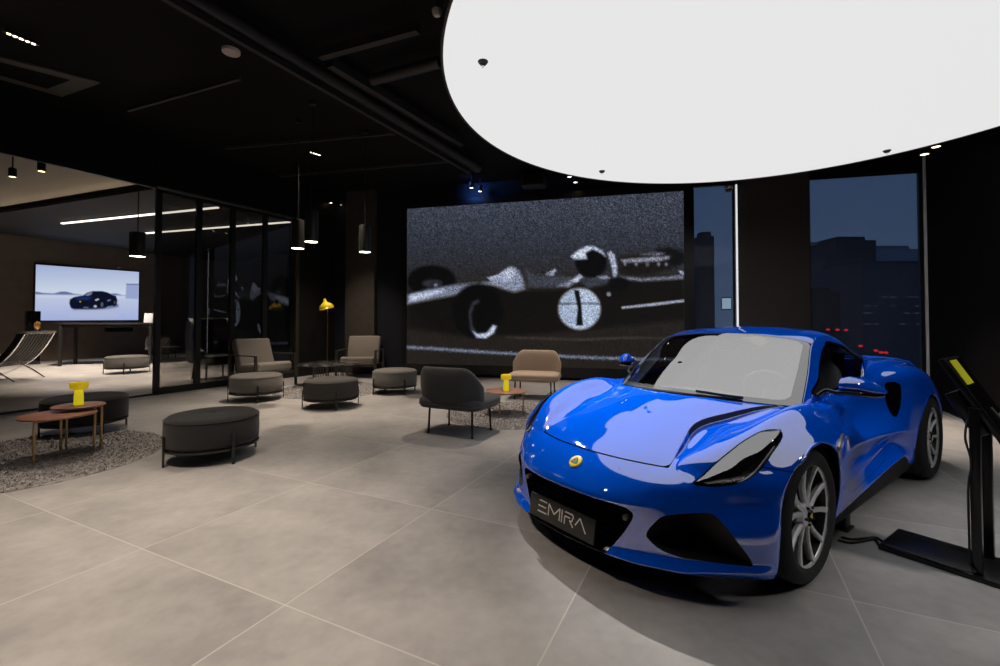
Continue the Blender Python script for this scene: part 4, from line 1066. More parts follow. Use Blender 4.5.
ceil_bar(150, -12, 470, 172, 4.25, .03, 'lighting_track', 'black lighting track running beside the long round duct', 'track', False)
ceil_bar(320, 55, 418, 28, 4.42, .04, 'ceiling_beam', 'short dark beam crossing near the left edge of the luminous ceiling', 'beam', False)
ceil_bar(372, 80, 440, 62, 4.40, .07, 'ceiling_pipe', 'dark pipe ending beside the left edge of the luminous ceiling', 'pipe')
ceil_bar(330, 62, 462, 143, 4.45, .05, 'cable_tray', 'dark cable tray between the round duct and the luminous ceiling', 'tray', False)
ceil_bar(128, 110, 240, 78, 4.50, .02, 'ceiling_rail', 'thin dark rail under the black ceiling, left of the long duct', 'rail', False, mat('rail_brown', (.05, .042, .036), rough=.5))
ceil_bar(225, 148, 395, 133, 4.50, .02, 'ceiling_rail', 'thin dark rail behind the long duct', 'rail', False, mat('rail_brown'))
ceil_bar(280, 176, 460, 160, 4.50, .02, 'ceiling_rail', 'thin dark rail close to the navy wall above the racing picture', 'rail', False, mat('rail_brown'))
# AC cassette
ac = [on_z(u, v, 4.57) for u, v in ((-28, 50), (100, 83.5), (62, 97), (-66, 61))]
ac_c = sum(ac, Vector()) / 4; act = thing('air_conditioner', 'dark grey square air conditioning cassette in the black ceiling at far left', 'air conditioner', ac_c)
r_ = [p - ac_c for p in ac]; k = MB(); i_ = [p * .62 for p in r_]
k.add(r_ + i_ + [p + Vector((0, 0, .025)) for p in r_], [(0, 1, 5, 4), (1, 2, 6, 5), (2, 3, 7, 6), (3, 0, 4, 7), (0, 1, 9, 8), (1, 2, 10, 9), (2, 3, 11, 10), (3, 0, 8, 11)])
k.build('cassette_frame', mat('cassette_grey', (.10, .088, .075), rough=.5), act, smooth=False)
MB().add([p + Vector((0, 0, .012)) for p in i_] + [p + Vector((0, 0, .02)) for p in i_], [(0, 1, 2, 3), (4, 5, 6, 7)]).build('intake_grille', KBLK, act, smooth=False)
p = on_z(231, 52.5, 4.57); t = thing('ceiling_speaker', 'small round pale ceiling speaker on the black ceiling', 'speaker', p)
MB().lathe([(0, -.01), (.07, -.012), (.085, -.004), (.088, .03)], 28).build('speaker_grille', mat('pinkish_white', (.55, .45, .42), rough=.6), t); MB().lathe([(.084, -.004), (.095, -.008), (.10, .0), (.10, .03)], 28).build('trim_ring', mat('pinkish_white'), t)
LEDW = mat('downlight_glow', (.9, .85, .8), emit=(1, .82, .62), estr=6)
def led_row(px, n, z, label):
    a, b = on_z(*px[0], z), on_z(*px[1], z); t = thing('linear_downlight', label, 'light', a); d = b - a
    L = d.length; rz = atan2(d.y, d.x); M3 = Matrix.Rotation(rz, 3, 'Z')
    MB().box(M3 @ Vector((L / 2, 0, .02)), (L * 1.15, L / n * .75, .04), M=M3).build('housing', FRM, t, smooth=False)
    for i in range(n): MB().cyl(M3 @ Vector((L * (i + .5) / n, 0, -.004)), M3 @ Vector((L * (i + .5) / n, 0, .002)), L / n * .36, 12).build('lamp_cell', LEDW, t)
    return t
led_row(((5.5, 32.5), (36.5, 45)), 5, 4.5, 'row of five warm downlights in the black ceiling, upper left corner')
led_row(((310, 152), (320.5, 155.5)), 4, 4.5, 'tiny row of four downlights above the hanging lamps')
# inner-room light lines
LINEG = mat('light_line_glow', (.9, .9, .9), emit=(1, .93, .82), estr=2.2)
for pa, pb, lab in (((62, 223.5), (218, 207.5), 'upper long light line under the inner room ceiling'), ((143, 233.5), (290, 222), 'lower long light line behind the smoked glass doors')):
    a, b = on_z(*pa, 3.88), on_z(*pb, 3.88)
    # keep inside the inner room
    t = thing('light_line', lab, 'light', a); d = b - a; M3 = Matrix.Rotation(atan2(d.y, d.x), 3, 'Z'); L = d.length
    MB().box(M3 @ Vector((L / 2, 0, 0)), (L, .06, .03), M=M3).build('diffuser', LINEG, t, smooth=False)
    MB().box(M3 @ Vector((L / 2, 0, .0275)), (L, .07, .025), M=M3).build('profile', FRM, t, smooth=False)
# pendants
PEND = mat('pendant_bronze', (.055, .048, .042), rough=.35, metal=.5); PENB = mat('pendant_black', (.02, .02, .021), rough=.4)
def pendant(cx, ytop, ybot, w, zb, m, label, ceil=CEIL):
    p = on_z(cx, ybot - w * .12, zb); r = w / FPX * p.y / 2; h = (ybot - ytop - w * .15) / FPX * p.y
    t = thing('pendant_lamp', label, 'lamp', p, group=None)
    MB().lathe([(r * .92, .01), (r * .96, 0), (r, .004), (r, h - .01), (r * .97, h), (0, h)], 28).build('shade', m, t, angle=40)
    MB().lathe([(0, .006), (r * .9, .006), (r * .93, .0)], 28).build('diffuser', mat('pendant_glow', (.9, .9, .85), emit=(1, .88, .70), estr=7), t)
    MB().cyl((0, 0, h), (0, 0, ceil - zb), .008, 8).build('cord', BLK, t)
    MB().lathe([(0, ceil - zb - .04), (.05, ceil - zb - .04), (.05, ceil - zb)], 16).build('canopy', BLK, t)
    L = bpy.data.lights.new('pendant_beam', 'SPOT'); L.energy = 45; L.color = (1, .82, .62); L.spot_size = radians(85); L.spot_blend = .9; L.shadow_soft_size = r * .8
    lo_ = bpy.data.objects.new('pendant_beam', L); COL.objects.link(lo_); lo_.location = p + Vector((0, 0, -.02))
    return t
pendant(297.7, 219.5, 250, 12.5, 2.5, PEND, 'bronze cylinder pendant lamp beside the end of the glass doors')
pendant(311.2, 210.5, 243.5, 13, 2.5, PENB, 'black cylinder pendant lamp just right of the bronze one')
pendant(364.8, 225, 253.5, 11.7, 2.5, PENB, 'black cylinder pendant lamp in front of the brown pillar')
pendant(137.5, 232, 258, 13.5, 2.45, PENB, 'black cylinder pendant lamp inside the glass room beside the bright screen', 3.92)
# track spots
SPG = mat('spot_glow', (.9, .8, .6), emit=(1, .78, .5), estr=5)
def spot(u, v, z, label, group, r=.05, drop=None):
    p = on_z(u, v, z); t = thing('track_spotlight', label, 'spotlight', p, group=group)
    MB().lathe([(r * .8, 0), (r, .004), (r, r * 2.6), (r * .7, r * 2.9), (0, r * 2.9)], 20).build('lamp_body', BLK, t, angle=40)
    MB().lathe([(0, .004), (r * .8, .002)], 20).build('lens', SPG, t)
    MB().lathe([(r * .8, 0), (r * 1.06, -.002), (r * 1.06, .008)], 20).build('bezel', mat('bezel_gold', (.6, .45, .3), rough=.3, metal=.9), t)
    MB().cyl((0, 0, r * 2.9), (0, 0, (drop or CEIL) - z), .01, 8).build('stem', BLK, t); return t
G1 = 'pair of spots left of the black ceiling box'
spot(471.5, 188, 4.3, 'left spotlight of the pair above the middle of the racing picture', None); spot(480, 191.5, 4.3, 'right spotlight of the pair above the middle of the racing picture', None)
spot(569.5, 177, 4.3, 'upper spotlight of the pair at the far edge of the luminous ceiling', None); spot(575.5, 182.5, 4.3, 'lower spotlight of the pair at the far edge of the luminous ceiling', None)
spot(924.5, 154.5, 3.6, 'spotlight hanging right above the end of the dark side wall', None, .055); spot(936, 147, 3.6, 'spotlight tucked behind the right edge of the luminous ceiling', None, .055)
spot(331, 203, 4.3, 'left one of two small spotlights above the hanging lamps', None, .04); spot(341.5, 205, 4.3, 'right one of two small spotlights above the hanging lamps', None, .04)
spot(12.5, 177, 3.6, 'left spotlight under the inner room ceiling at far left', None, .05, 4.26); spot(41.5, 171.5, 3.6, 'right spotlight under the inner room ceiling at far left', None, .05, 4.26)
p = on_z(437, 13, 4.35); t = thing('smoke_detector', 'small pale round detector near the left edge of the luminous ceiling', 'detector', p)
MB().lathe([(0, -.03), (.03, -.028), (.045, -.01), (.05, .01), (.05, .03), (0, .03)], 20).build('detector_body', mat('detector_white', (.5, .46, .42), rough=.5), t); MB().cyl((0, 0, .03), (0, 0, .25), .012, 8).build('stem', BLK, t)
p = on_wall(534, 181, BKP, BKD, .5, BKN); t = thing('loudspeaker', 'dark loudspeaker box hung above the racing picture', 'speaker', p, atan2(-BKD.y, -BKD.x))
MB().rbox((0, 0, 0), (.52, .3, .30), .03, 3).build('cabinet', mat('box_dark', (.02, .02, .022), rough=.6), t); MB().rbox((0, -.153, 0), (.44, .012, .22), .005).build('speaker_cloth', KBLK, t); MB().cyl((0, 0, .15), (0, 0, CEIL - p.z), .015, 8).build('bracket', FRM, t)
# ================================================================== FURNITURE
FAB_D = mat('felt_charcoal', (.009, .0085, .0083), rough=.95, noise=(90, (.016, .015, .0148), .3), bump=(160, .25), sheen=.15)
FAB_G = mat('felt_grey', (.10, .094, .087), rough=.95, noise=(90, (.15, .14, .13), .3), bump=(160, .25), sheen=.15)
FAB_S = mat('wool_slate', (.045, .046, .047), rough=.95, noise=(120, (.065, .066, .067), .3), bump=(180, .25), sheen=.2)
FAB_T = mat('wool_tan', (.33, .245, .18), rough=.95, noise=(120, (.42, .32, .24), .3), bump=(180, .25), sheen=.2)
FAB_A = mat('linen_taupe', (.20, .178, .15), rough=.95, noise=(120, (.26, .232, .20), .3), bump=(180, .25), sheen=.1)
LEG = mat('leg_black', (.012, .012, .012), rough=.4)
BRASS = mat('leg_brass', (.42, .29, .14), rough=.3, metal=.9)
TERRA = mat('table_terracotta', (.46, .20, .13), rough=.4, noise=(6, (.54, .245, .165), .3))
STEEL = mat('arm_steel', (.16, .145, .13), rough=.3, metal=.9)
def ottoman(x, y, rz, label, m=FAB_D, R=.41, top=.43, group=None):
    t = thing('ottoman', label, 'ottoman', (x, y, 0), rz)
    b = .145; h = top; r = R - .012
    prof = [(0, b), (r - .04, b), (r - .012, b + .008), (r, b + .03), (r + .003, b + .12), (r, h - .05), (r - .008, h - .028), (r - .03, h - .008), (r - .07, h), (r * .5, h + .004), (.05, h + .002), (.02, h - .006), (0, h - .01)]
    c = MB().lathe(prof, 56).build('cushion', m, t, angle=60)
    MB().tube([Vector((r * cos(q), r * sin(q), h - .034)) for q in [2 * pi * k / 56 for k in range(56)]], .004, 6, closed=True).build('piping', m, c)
    MB().lathe([(0, h - .002), (.012, h - .003), (.018, h - .008)], 16).build('button', m, c)
    f = MB().lathe([(R - .06, b - .02), (R - .01, b - .02), (R - .01, b), (R - .06, b)], 48); f.build('base_ring', LEG, t)
    for k in range(4):
        q = pi / 4 + k * pi / 2; cx, cy = (R + .002) * cos(q), (R + .002) * sin(q)
        l = MB(); l.rbox((cx, cy, .14), (.016, .03, .28), .004, 2, M=None) if False else None
        M3 = Matrix.Rotation(q, 3, 'Z'); l = MB().rbox((cx, cy, .14), (.014, .03, .28), .004, 2, M=M3); l.build('leg', LEG, t)
    return t
def ang(dx, dy): return atan2(dy, dx)
ottoman(-2.81, 4.47, ang(-.23, -.33) - pi / 4 + pi, 'charcoal round ottoman nearest the viewer, alone on the bare tiles', FAB_D)
ottoman(-4.96, 5.46, ang(-.19, -.37) - pi / 4, 'charcoal round ottoman behind the nested terracotta tables', FAB_D)
ottoman(-4.09, 7.65, ang(-.37, -.22) - pi / 4, 'grey round ottoman in front of the armchair beside the glass doors', FAB_G)
ottoman(-2.62, 7.07, ang(-.38, -.22) - pi / 4, 'dark grey round ottoman in front of the black coffee table', mat('felt_dark_grey', (.04, .038, .036), rough=.95, noise=(90, (.062, .058, .055), .3), bump=(160, .25)))
ottoman(-1.94, 8.40, ang(-.35, -.27) - pi / 4, 'grey round ottoman at the left end of the racing picture', FAB_G)
ottoman(-9.48, 11.57, ang(-.33, -.2) - pi / 4, 'grey round ottoman inside the glass room under the bright screen', FAB_G, .46)
# ---- shaggy round rugs
RUG = mat('rug_shag', (.13, .122, .118), rough=1., noise=(22, (.42, .395, .38), .2))
def rug(x, y, R, label, n, seed):
    random.seed(seed); b = MB(); rows = []
    for k in range(int(R * 40)):
        r = R * (k + .5) / int(R * 40); m = max(24, int(2 * pi * r * 40))
        for i in range(m):
            if random.random() > n: continue
            q = 2 * pi * (i + random.random()) / m; rr = r + random.uniform(-.012, .012)
            px, py = rr * cos(q), rr * sin(q); a = random.uniform(0, 2 * pi); w = random.uniform(.006, .012); h = random.uniform(.018, .034)
            lx, ly = random.uniform(-.02, .02), random.uniform(-.02, .02); i0 = len(b.v)
            b.v += [(px + w * cos(a), py + w * sin(a), .008), (px - w * cos(a), py - w * sin(a), .008), (px + w * .6 * sin(a), py - w * .6 * cos(a), .008), (px + lx, py + ly, h)]
            b.f += [(i0, i0 + 1, i0 + 3), (i0 + 1, i0 + 2, i0 + 3), (i0 + 2, i0, i0 + 3)]
    t = thing('round_rug', label, 'rug', (x, y, 0))
    MB().lathe([(0, .012), (R - .01, .012), (R, .006), (R, 0), (0, 0)], 72).build('rug_backing', RUG, t)
    o = b.build('pile', RUG, t, fix=False); tag(o, kind='stuff'); return t
rug(-4.54, 4.36, 1.09, 'grey shaggy round rug under the nested terracotta tables', 1., 1)
rug(-3.2, 8.7, 1.03, 'grey shaggy round rug under the black coffee table', .8, 2)
rug(.14, 6.45, .89, 'grey shaggy round rug between the slate and the tan lounge chairs', 1., 3)
# ---- small round tables
def small_table(x, y, R, z, angs, label, wood):
    t = thing('side_table', label, 'table', (x, y, 0))
    MB().lathe([(0, z), (R - .006, z), (R, z - .004), (R, z - .014), (R - .008, z - .02), (0, z - .02)], 56).build('tabletop', wood, t, angle=40)
    for a in angs:
        c, s = cos(radians(a)), sin(radians(a)); r = R - .02
        MB().cyl((r * c, r * s, .028), (r * c, r * s, z - .018), .011, 12).build('leg', BRASS, t)
    ap = MB()
    for i in range(len(angs)):
        a, b = radians(angs[i]), radians(angs[(i + 1) % len(angs)])
        ap.cyl(((R - .02) * cos(a), (R - .02) * sin(a), z - .03), ((R - .02) * cos(b), (R - .02) * sin(b), z - .03), .008, 8)
    ap.build('apron_rail', BRASS, t); return t
WD = mat('table_rosewood', (.40, .21, .15), rough=.4, noise=(8, (.47, .255, .185), .3))
small_table(-4.27, 4.41, .285, .43, (-82, 37, 130), 'lower terracotta round table of the nested pair on the left rug', TERRA)
small_table(-4.28, 4.63, .21, .475, (20, 90, 160), 'higher small round table of the nested pair carrying a yellow lamp', WD)
small_table(.085, 6.42, .285, .345, (-110, 20, 160), 'brown round side table between the slate and tan lounge chairs', WD)
YL = mat('lamp_yellow', (.88, .66, .02), rough=.3, coat=.4); YG = mat('lamp_yellow_glow', (.75, .62, .02), emit=(.95, .78, .02), estr=.45, rough=.4)
def table_lamp(x, y, z, label, lit):
    t = thing('table_lamp', label, 'lamp', (x, y, z))
    MB().lathe([(0, 0), (.037, 0), (.039, .004), (.038, .09), (.031, .165), (0, .165)], 28).build('lamp_stem', YG if lit else YL, t, angle=40)
    MB().lathe([(0, .158), (.064, .158), (.072, .165), (.074, .18), (.074, .215), (.068, .226), (.05, .23), (0, .23)], 32).build('lamp_shade', mat('lamp_shade_glow', (.80, .60, .02), rough=.35, emit=(.9, .62, .01), estr=.30), t, angle=40)
    MB().lathe([(0, .231), (.012, .231), (.014, .229)], 16).build('touch_button', BRASS, t)
    return t
table_lamp(-4.28, 4.63, .475, 'yellow mushroom table lamp glowing on the nested tables at left', True)
table_lamp(.085, 6.38, .345, 'yellow mushroom table lamp on the brown table before the tan chair', True)
# ---- upholstered shell chairs
def shell_chair(x, y, fx, fy, label, m, W=.84):
    """local +x forward; seat block with a curved back running round into the seat sides"""
    t = thing('lounge_chair', label, 'chair', (x, y, 0), atan2(fy, fx)); hw = W / 2
    def pad(rows, name, par, mm=m, ang_=70):
        b = MB().grid(rows, closed_v=True); b.f += [tuple(range(len(rows[0])))[::-1], tuple((len(rows) - 1) * len(rows[0]) + k for k in range(len(rows[0])))]
        return b.build(name, mm, par, angle=ang_)
    # seat: stack of rounded rectangles
    def rr(w, d, z, r, ox=0): return [Vector((px + ox, py, z)) for px, py in rrect(d, w, r, 6)]
    rows = [rr(W * .80, .50, .30, .10), rr(W * .95, .62, .315, .12), rr(W * 1.0, .66, .35, .13), rr(W * 1.0, .67, .385, .13, .005), rr(W * .99, .67, .41, .13, .01), rr(W * .94, .63, .432, .13, .015), rr(W * .80, .50, .442, .12, .02), rr(.2, .1, .447, .04, .02)]
    seat = pad(rows, 'seat', t)
    MB().tube([p + Vector((0, 0, .003)) for p in rr(W * 1.0, .672, .355, .13, .0)], .005, 6, closed=True).build('seam', m, seat)
    # back: swept section along a shallow U
    path = []
    for k in range(25):
        s = -1 + 2 * k / 24; yy = s * (hw - .012); xx = -.275 + .13 * abs(s) ** 3.2
        path.append((xx, yy, s))
    rows = []
    for xx, yy, s in path:
        e = max(0., (abs(s) - .58) / .42); top = .80 - .20 * e ** 2.4; th = .055 * (1 - .35 * e); nx = 1 - .35 * abs(s) ** 2
        sec = []
        for q in range(20):
            a = 2 * pi * q / 20; u = cos(a); v = sin(a); h = (top - .33) / 2; zc = (top + .33) / 2
            zz = zc + h * (abs(v) ** .45) * (1 if v > 0 else -1); lean = -.10 * ((zz - .33) / .47)
            sec.append(Vector((xx + lean + th * u * (1 if abs(v) < .98 else .8), yy * (1 + (.0 if zz < .5 else .02)), zz)))
        rows.append(sec)
    back = pad(rows, 'backrest', t)
    lo_ = MB()
    for sx in (-.21, .21):
        for sy in (-1, 1):
            p = Vector((sx, sy * (hw - .13), .31)); q = Vector((sx * 1.06, sy * (hw - .12), 0))
            l = MB().cyl(q, p, .0125, 12); l.cyl(q, q + Vector((0, 0, .012)), .017, 12); l.build('leg', LEG, t)
    return t
shell_chair(-.48, 5.475, .45, .89, 'slate grey lounge chair seen from behind, left of the brown side table', FAB_S)
shell_chair(.60, 7.82, -.25, -.97, 'tan lounge chair facing the viewer under the racing picture', FAB_T, .86)
shell_chair(-11.5, 15.5, .9, -.45, 'dark lounge chair inside the glass room seen through the first smoked door', FAB_S)
# ---- low armchairs with metal loop arms
def armchair(x, y, fx, fy, label):
    t = thing('armchair', label, 'armchair', (x, y, 0), atan2(fy, fx)); W = .82; t.scale = (1.08, 1, 1.06)
    def cushion(name, c, d, M3, r=.05):
        return MB().rbox(c, d, r, 4, M=M3).build(name, FAB_A, t, angle=60)
    Ms = Matrix.Rotation(radians(-5), 3, 'Y').to_3x3() if False else Matrix.Rotation(radians(-4), 3, 'Y')
    s_ = cushion('seat', (.04, 0, .36), (.66, W - .06, .17), Ms)
    Mb_ = Matrix.Rotation(radians(-20), 3, 'Y'); b_ = cushion('backrest', (-.30, 0, .62), (.17, W - .06, .56), Mb_)
    MB().tube([Vector((.04, 0, .36)) + Ms @ Vector((a, b, .03)) for a, b in rrect(.664, W - .056, .05, 4)], .005, 6, closed=True).build('piping', FAB_A, s_)
    for sy in (-1, 1):
        yv = sy * (W / 2 + .03); m = MB()
        pts = [(-.40, .0), (-.36, .60), (.38, .60), (.40, .0)]
        for (xa, za), (xb, zb) in zip(pts, pts[1:]):
            a, b = Vector((xa, yv, za)), Vector((xb, yv, zb)); d = (b - a).normalized(); n = Vector((-d.z, 0, d.x)) * .009; w = Vector((0, .028, 0)); ex = d * .009
            m.add([a - n - w - ex, a + n - w - ex, a + n + w - ex, a - n + w - ex, b - n - w + ex, b + n - w + ex, b + n + w + ex, b - n + w + ex], [(0, 1, 2, 3), (4, 5, 6, 7), (0, 1, 5, 4), (1, 2, 6, 5), (2, 3, 7, 6), (3, 0, 4, 7)])
        m.build('arm_frame', STEEL, t, smooth=False)
    m = MB().box((.34, 0, .265), (.02, W + .06, .03)).box((-.36, 0, .265), (.02, W + .06, .03)); 
    for c_ in (.34, -.36): MB().box((c_, 0, .262), (.02, W + .06, .03)).build('cross_rail', STEEL, t, smooth=False)
    return t
armchair(-4.84, 9.30, .88, -.47, 'taupe armchair with metal loop arms beside the smoked glass doors')
armchair(-3.30, 10.78, .04, -1, 'taupe armchair with metal loop arms in front of the brown pillar')
# ---- black marble coffee table on a wire drum
t = thing('coffee_table', 'round black marble coffee table with a wire drum base between the armchairs', 'table', (-3.56, 9.45, 0)); t.scale = (1, 1, 1.06)
MARB = mat('black_marble', (.012, .012, .013), rough=.12, noise=(5, (.10, .095, .09), .06), spec=.6)
MB().lathe([(0, .42), (.60, .42), (.615, .414), (.62, .405), (.61, .396), (.58, .392), (0, .392)], 64).build('tabletop', MARB, t, angle=30)
w = MB(); 
for z in (.05, .375): MB().tube([Vector((.30 * cos(2 * pi * k / 40), .30 * sin(2 * pi * k / 40), z)) for k in range(40)], .008, 8, closed=True).build('wire_ring', LEG, t)
for k in range(36):
    q = 2 * pi * k / 36; MB().cyl((.30 * cos(q), .30 * sin(q), .05), (.30 * cos(q), .30 * sin(q), .39), .005, 6).build('wire', STEEL, t)
MB().lathe([(0, .04), (.30, .04), (.31, .03), (.31, .014), (0, .014)], 40).build('base_plate', LEG, t)
# ---- yellow floor lamp
t = thing('floor_lamp', 'yellow floor lamp on a thin pole beside the pillar armchair', 'lamp', (-3.97, 10.45, 0))
MB().lathe([(0, .022), (.12, .02), (.125, .01), (.125, 0), (0, 0)], 32).build('base', LEG, t)
MB().cyl((0, 0, .02), (0, 0, 1.72), .011, 10).build('pole', BRASS, t)
sh = MB().lathe([(.002, .235), (.03, .232), (.036, .20), (.04, .165), (.07, .135), (.125, .10), (.158, .055), (.165, .0), (.160, 0), (.15, .05), (.11, .09), (.03, .12)], 36, M=Matrix.Rotation(radians(-14), 3, 'Y'), c=(-.01, -.03, 1.60)).build('lamp_shade', YL, t, angle=50)
MB().ball((-.01, -.03, 1.655), (.045, .045, .05), 16, 10).build('bulb', mat('bulb_glow', (.9, .85, .6), emit=(1, .8, .4), estr=3), sh)
# ---- lounge chair with slatted back (inner room, left edge)
t = thing('slatted_lounge_chair', 'chrome framed lounge chair with strapped back at the left edge', 'chair', (-11.05, 10.12, 0), atan2(-.23, -.97)); t.scale = (1.12, 1.05, 1.06)
CHB = mat('cushion_black', (.02, .02, .021), rough=.6); CHW = mat('cushion_cream', (.30, .27, .235), rough=.8)
def arc(f): return [(-.60, .98), (-.54, .85), (-.44, .66), (-.30, .46), (-.12, .30), (.08, .18), (.28, .08), (.44, .0)]
back_c = crom([(x, 0, z) for x, z in arc(0)], 6); seat_c = crom([(x, 0, z) for x, z in [(-.44, 0), (-.30, .12), (-.14, .24), (.06, .33), (.30, .39), (.52, .43)]], 6)
for sy in (-.42, .42):
    m = MB()
    for c_ in (back_c, seat_c):
        pts = [p + Vector((0, sy, 0)) for p in c_]; rows = []
        for i, p in enumerate(pts):
            d = (pts[min(i + 1, len(pts) - 1)] - pts[max(i - 1, 0)]).normalized(); n = Vector((-d.z, 0, d.x)) * .007; w = Vector((0, .018, 0)); rows.append([p - n - w, p + n - w, p + n + w, p - n + w])
        m.grid(rows, closed_v=True)
    m.build('side_frame', CHROME, t, angle=30)
for z in (0, 22): 
    p = back_c[z]; MB().cyl(p + Vector((0, -.42, 0)), p + Vector((0, .42, 0)), .012, 8).build('cross_bar', CHROME, t)
for k in range(9):
    y = -.36 + .09 * k; MB().tube([p + Vector((-.012, y, -.008)) for p in back_c[:24]], .009, 6).build('strap', mat('strap_grey', (.24, .22, .20), rough=.5), t)
m = MB(); rows = []
for p, q in zip(back_c[:22], back_c[1:23]):
    d = (q - p).normalized(); n = Vector((-d.z, 0, d.x)); n = n if n.x > 0 else -n
    rows.append([p + n * .03 + Vector((0, -.40, 0)), p + n * .03 + Vector((0, .40, 0)), p + n * .13 + Vector((0, .39, 0)), p + n * .13 + Vector((0, -.39, 0))])
m.grid(rows, closed_v=True); m.f += [(0, 1, 2, 3), tuple(len(rows) * 4 - 4 + k for k in range(4))]; bc = m.build('back_cushion', CHB, t, angle=50)
MB().rbox(back_c[0] + Vector((.055, 0, .02)), (.20, .86, .045), .02, 3).build('head_roll', CHW, t)
m = MB(); rows = []
for p in seat_c[14:]: rows.append([p + Vector((0, -.40, .02)), p + Vector((0, .40, .02)), p + Vector((0, .39, .13)), p + Vector((0, -.39, .13))])
m.grid(rows, closed_v=True); m.f += [(0, 1, 2, 3), tuple(len(rows) * 4 - 4 + k for k in range(4))]; m.build('seat_cushion', CHW, t, angle=50)
# ---- high table, tower speaker, sound bar, frame in the inner room
lx = Vector((.95, .31, 0)); ly = Vector((-.31, .95, 0)); t = thing('high_table', 'long black high table standing before the bright salt flat screen', 'table', (-12.8, 13.18, 0), atan2(.31, .95))
TBK = mat('table_black', (.02, .018, .017), rough=.3)
MB().rbox((1.13, .41, 1.225), (2.34, .86, .05), .006).build('tabletop', TBK, t)
for a in (.03, 2.23):
    for b_ in (.03, .79): MB().box((a, b_, .6), (.07, .07, 1.2)).build('leg', TBK, t, smooth=False)
MB().box((1.13, .03, 1.16), (2.2, .03, .08)).build('apron', TBK, t, smooth=False)
p = on_wall(148.5, 320, Vector((-12.8, 13.18, 0)) + ly * .3, lx); t = thing('framed_card', 'small white framed card on the right end of the high table', 'frame', (p.x, p.y, 1.25), atan2(lx.y, lx.x))
Mt = Matrix.Rotation(radians(-10), 3, 'X'); MB().rbox((0, 0, .15), (.23, .02, .30), .004, M=Mt).build('frame', mat('card_white', (.62, .64, .72), rough=.5), t); MB().prism([(-.03, .05), (.03, .05), (.045, .10), (0, .16), (-.045, .10)], .003, M=Mt @ Matrix(((1, 0, 0), (0, 0, -1), (0, 1, 0))), c=(0, -.018, 0)).build('card_motif', BLK, t)
t = thing('tower_speaker', 'black tower speaker with a copper cone left of the bright screen', 'speaker', (-14.15, 13.75, 0), atan2(PRD.y, PRD.x)); t.scale = (.62, .62, 1.0)
MB().rbox((0, 0, .82), (.46, .42, 1.58), .02).build('cabinet', BLKG, t)
for z, r in ((1.18, .115), (.85, .07)):
    MB().lathe([(0, .01), (r * .35, .02), (r * .8, 0), (r, .02), (r * 1.12, .02), (r * 1.12, -.01)], 28, M=Matrix.Rotation(radians(90), 3, 'X'), c=(.10, -.215, z)).build('speaker_cone', mat('cone_copper', (.75, .42, .16), rough=.25, metal=.8), t)
MB().rbox((0, 0, .015), (.5, .46, .03), .005).build('plinth', BLK, t)
p = on_wall(119, 329.5, TVP, PRD, .06, TVN); t = thing('sound_bar', 'black sound bar on the brown wall under the bright screen', 'speaker', p, atan2(PRD.y, PRD.x))
MB().rbox((0, 0, 0), (.85, .10, .16), .02).build('cabinet', BLK, t); MB().rbox((0, -.052, 0), (.80, .008, .12), .004).build('speaker_cloth', KBLK, t)
# ---- wing chair behind the smoked doors
t = thing('wing_chair', 'black high backed wing chair with pale piping behind the smoked doors', 'armchair', (-6.55, 10.45, 0), radians(-35)); t.scale = (1.15, 1.15, 1.1)
WC = mat('leather_black', (.016, .015, .015), rough=.45)
MB().rbox((.05, 0, .40), (.66, .60, .20), .06, 4).build('seat', WC, t, angle=60)
bk = MB().rbox((-.31, 0, .80), (.13, .70, .94), .06, 4, M=Matrix.Rotation(radians(-9), 3, 'Y')).build('backrest', WC, t, angle=60)
for sy in (-1, 1):
    MB().prism(crom([(-.34, .40, 0), (.22, .40, 0), (.30, .58, 0), (.10, .66, 0), (-.08, .80, 0), (-.12, 1.1, 0), (-.36, 1.22, 0)], 4, True), .07, M=Matrix(((1, 0, 0), (0, 0, 1), (0, 1, 0))), c=(0, sy * .34 - .035, 0)).build('wing', WC, t, angle=40)
MB().tube([Vector((-.34, y, 1.262)) for y in (-.3, -.1, .1, .3)], .008, 6).build('piping', FAB_A, bk)
for sx in (-.26, .28):
    for sy in (-.26, .26): MB().cyl((sx * 1.15, sy * 1.1, 0), (sx, sy, .31), .014, 10, r2=.022).build('leg', STEEL, t)
# ================================================================== DISPLAY STAND, CABLES
al = Vector((.57, -.82, 0)).normalized(); wd = Vector((al.y * -1, al.x, 0)); wd = Vector((.82, .57, 0)).normalized()
pc_ = Vector((2.565, 2.475, 0)); t = thing('display_stand', 'black tilted info display on a two post stand beside the car', 'display', pc_, atan2(al.y, al.x))
# local x = along, local y = across (away from the viewer)
SB_ = mat('stand_black', (.006, .006, .0065), rough=.3)
MB().rbox((.05, 0, .013), (.84, .37, .026), .004).build('base_plate', SB_, t)
for y in (-.145, .145): MB().rbox((.03, y, .45), (.04, .036, .86), .004).build('post', SB_, t)
P0 = Vector((2.40, 2.46, 1.128)) - pc_; P0 = Vector((P0.dot(al), P0.dot(wd), P0.z)); tl = radians(61); dn = Vector((cos(tl), 0, -sin(tl))); nm_ = Vector((sin(tl), 0, cos(tl))); wy = Vector((0, 1, 0))
Mm = Matrix((dn, wy, nm_)).transposed()
W_, L_2 = .31, .66
pn_ = MB().rbox(P0 + Mm @ Vector((L_2 / 2, W_ / 2, -.014)), (L_2, W_, .032), .006, 2, M=Mm).build('display_panel', SB_, t)
MB().box(P0 + Mm @ Vector((L_2 / 2, W_ / 2, .0035)), (L_2 - .03, W_ - .03, .002), M=Mm).build('display_glass', mat('display_black', (.004, .004, .005), rough=.12), pn_, smooth=False)
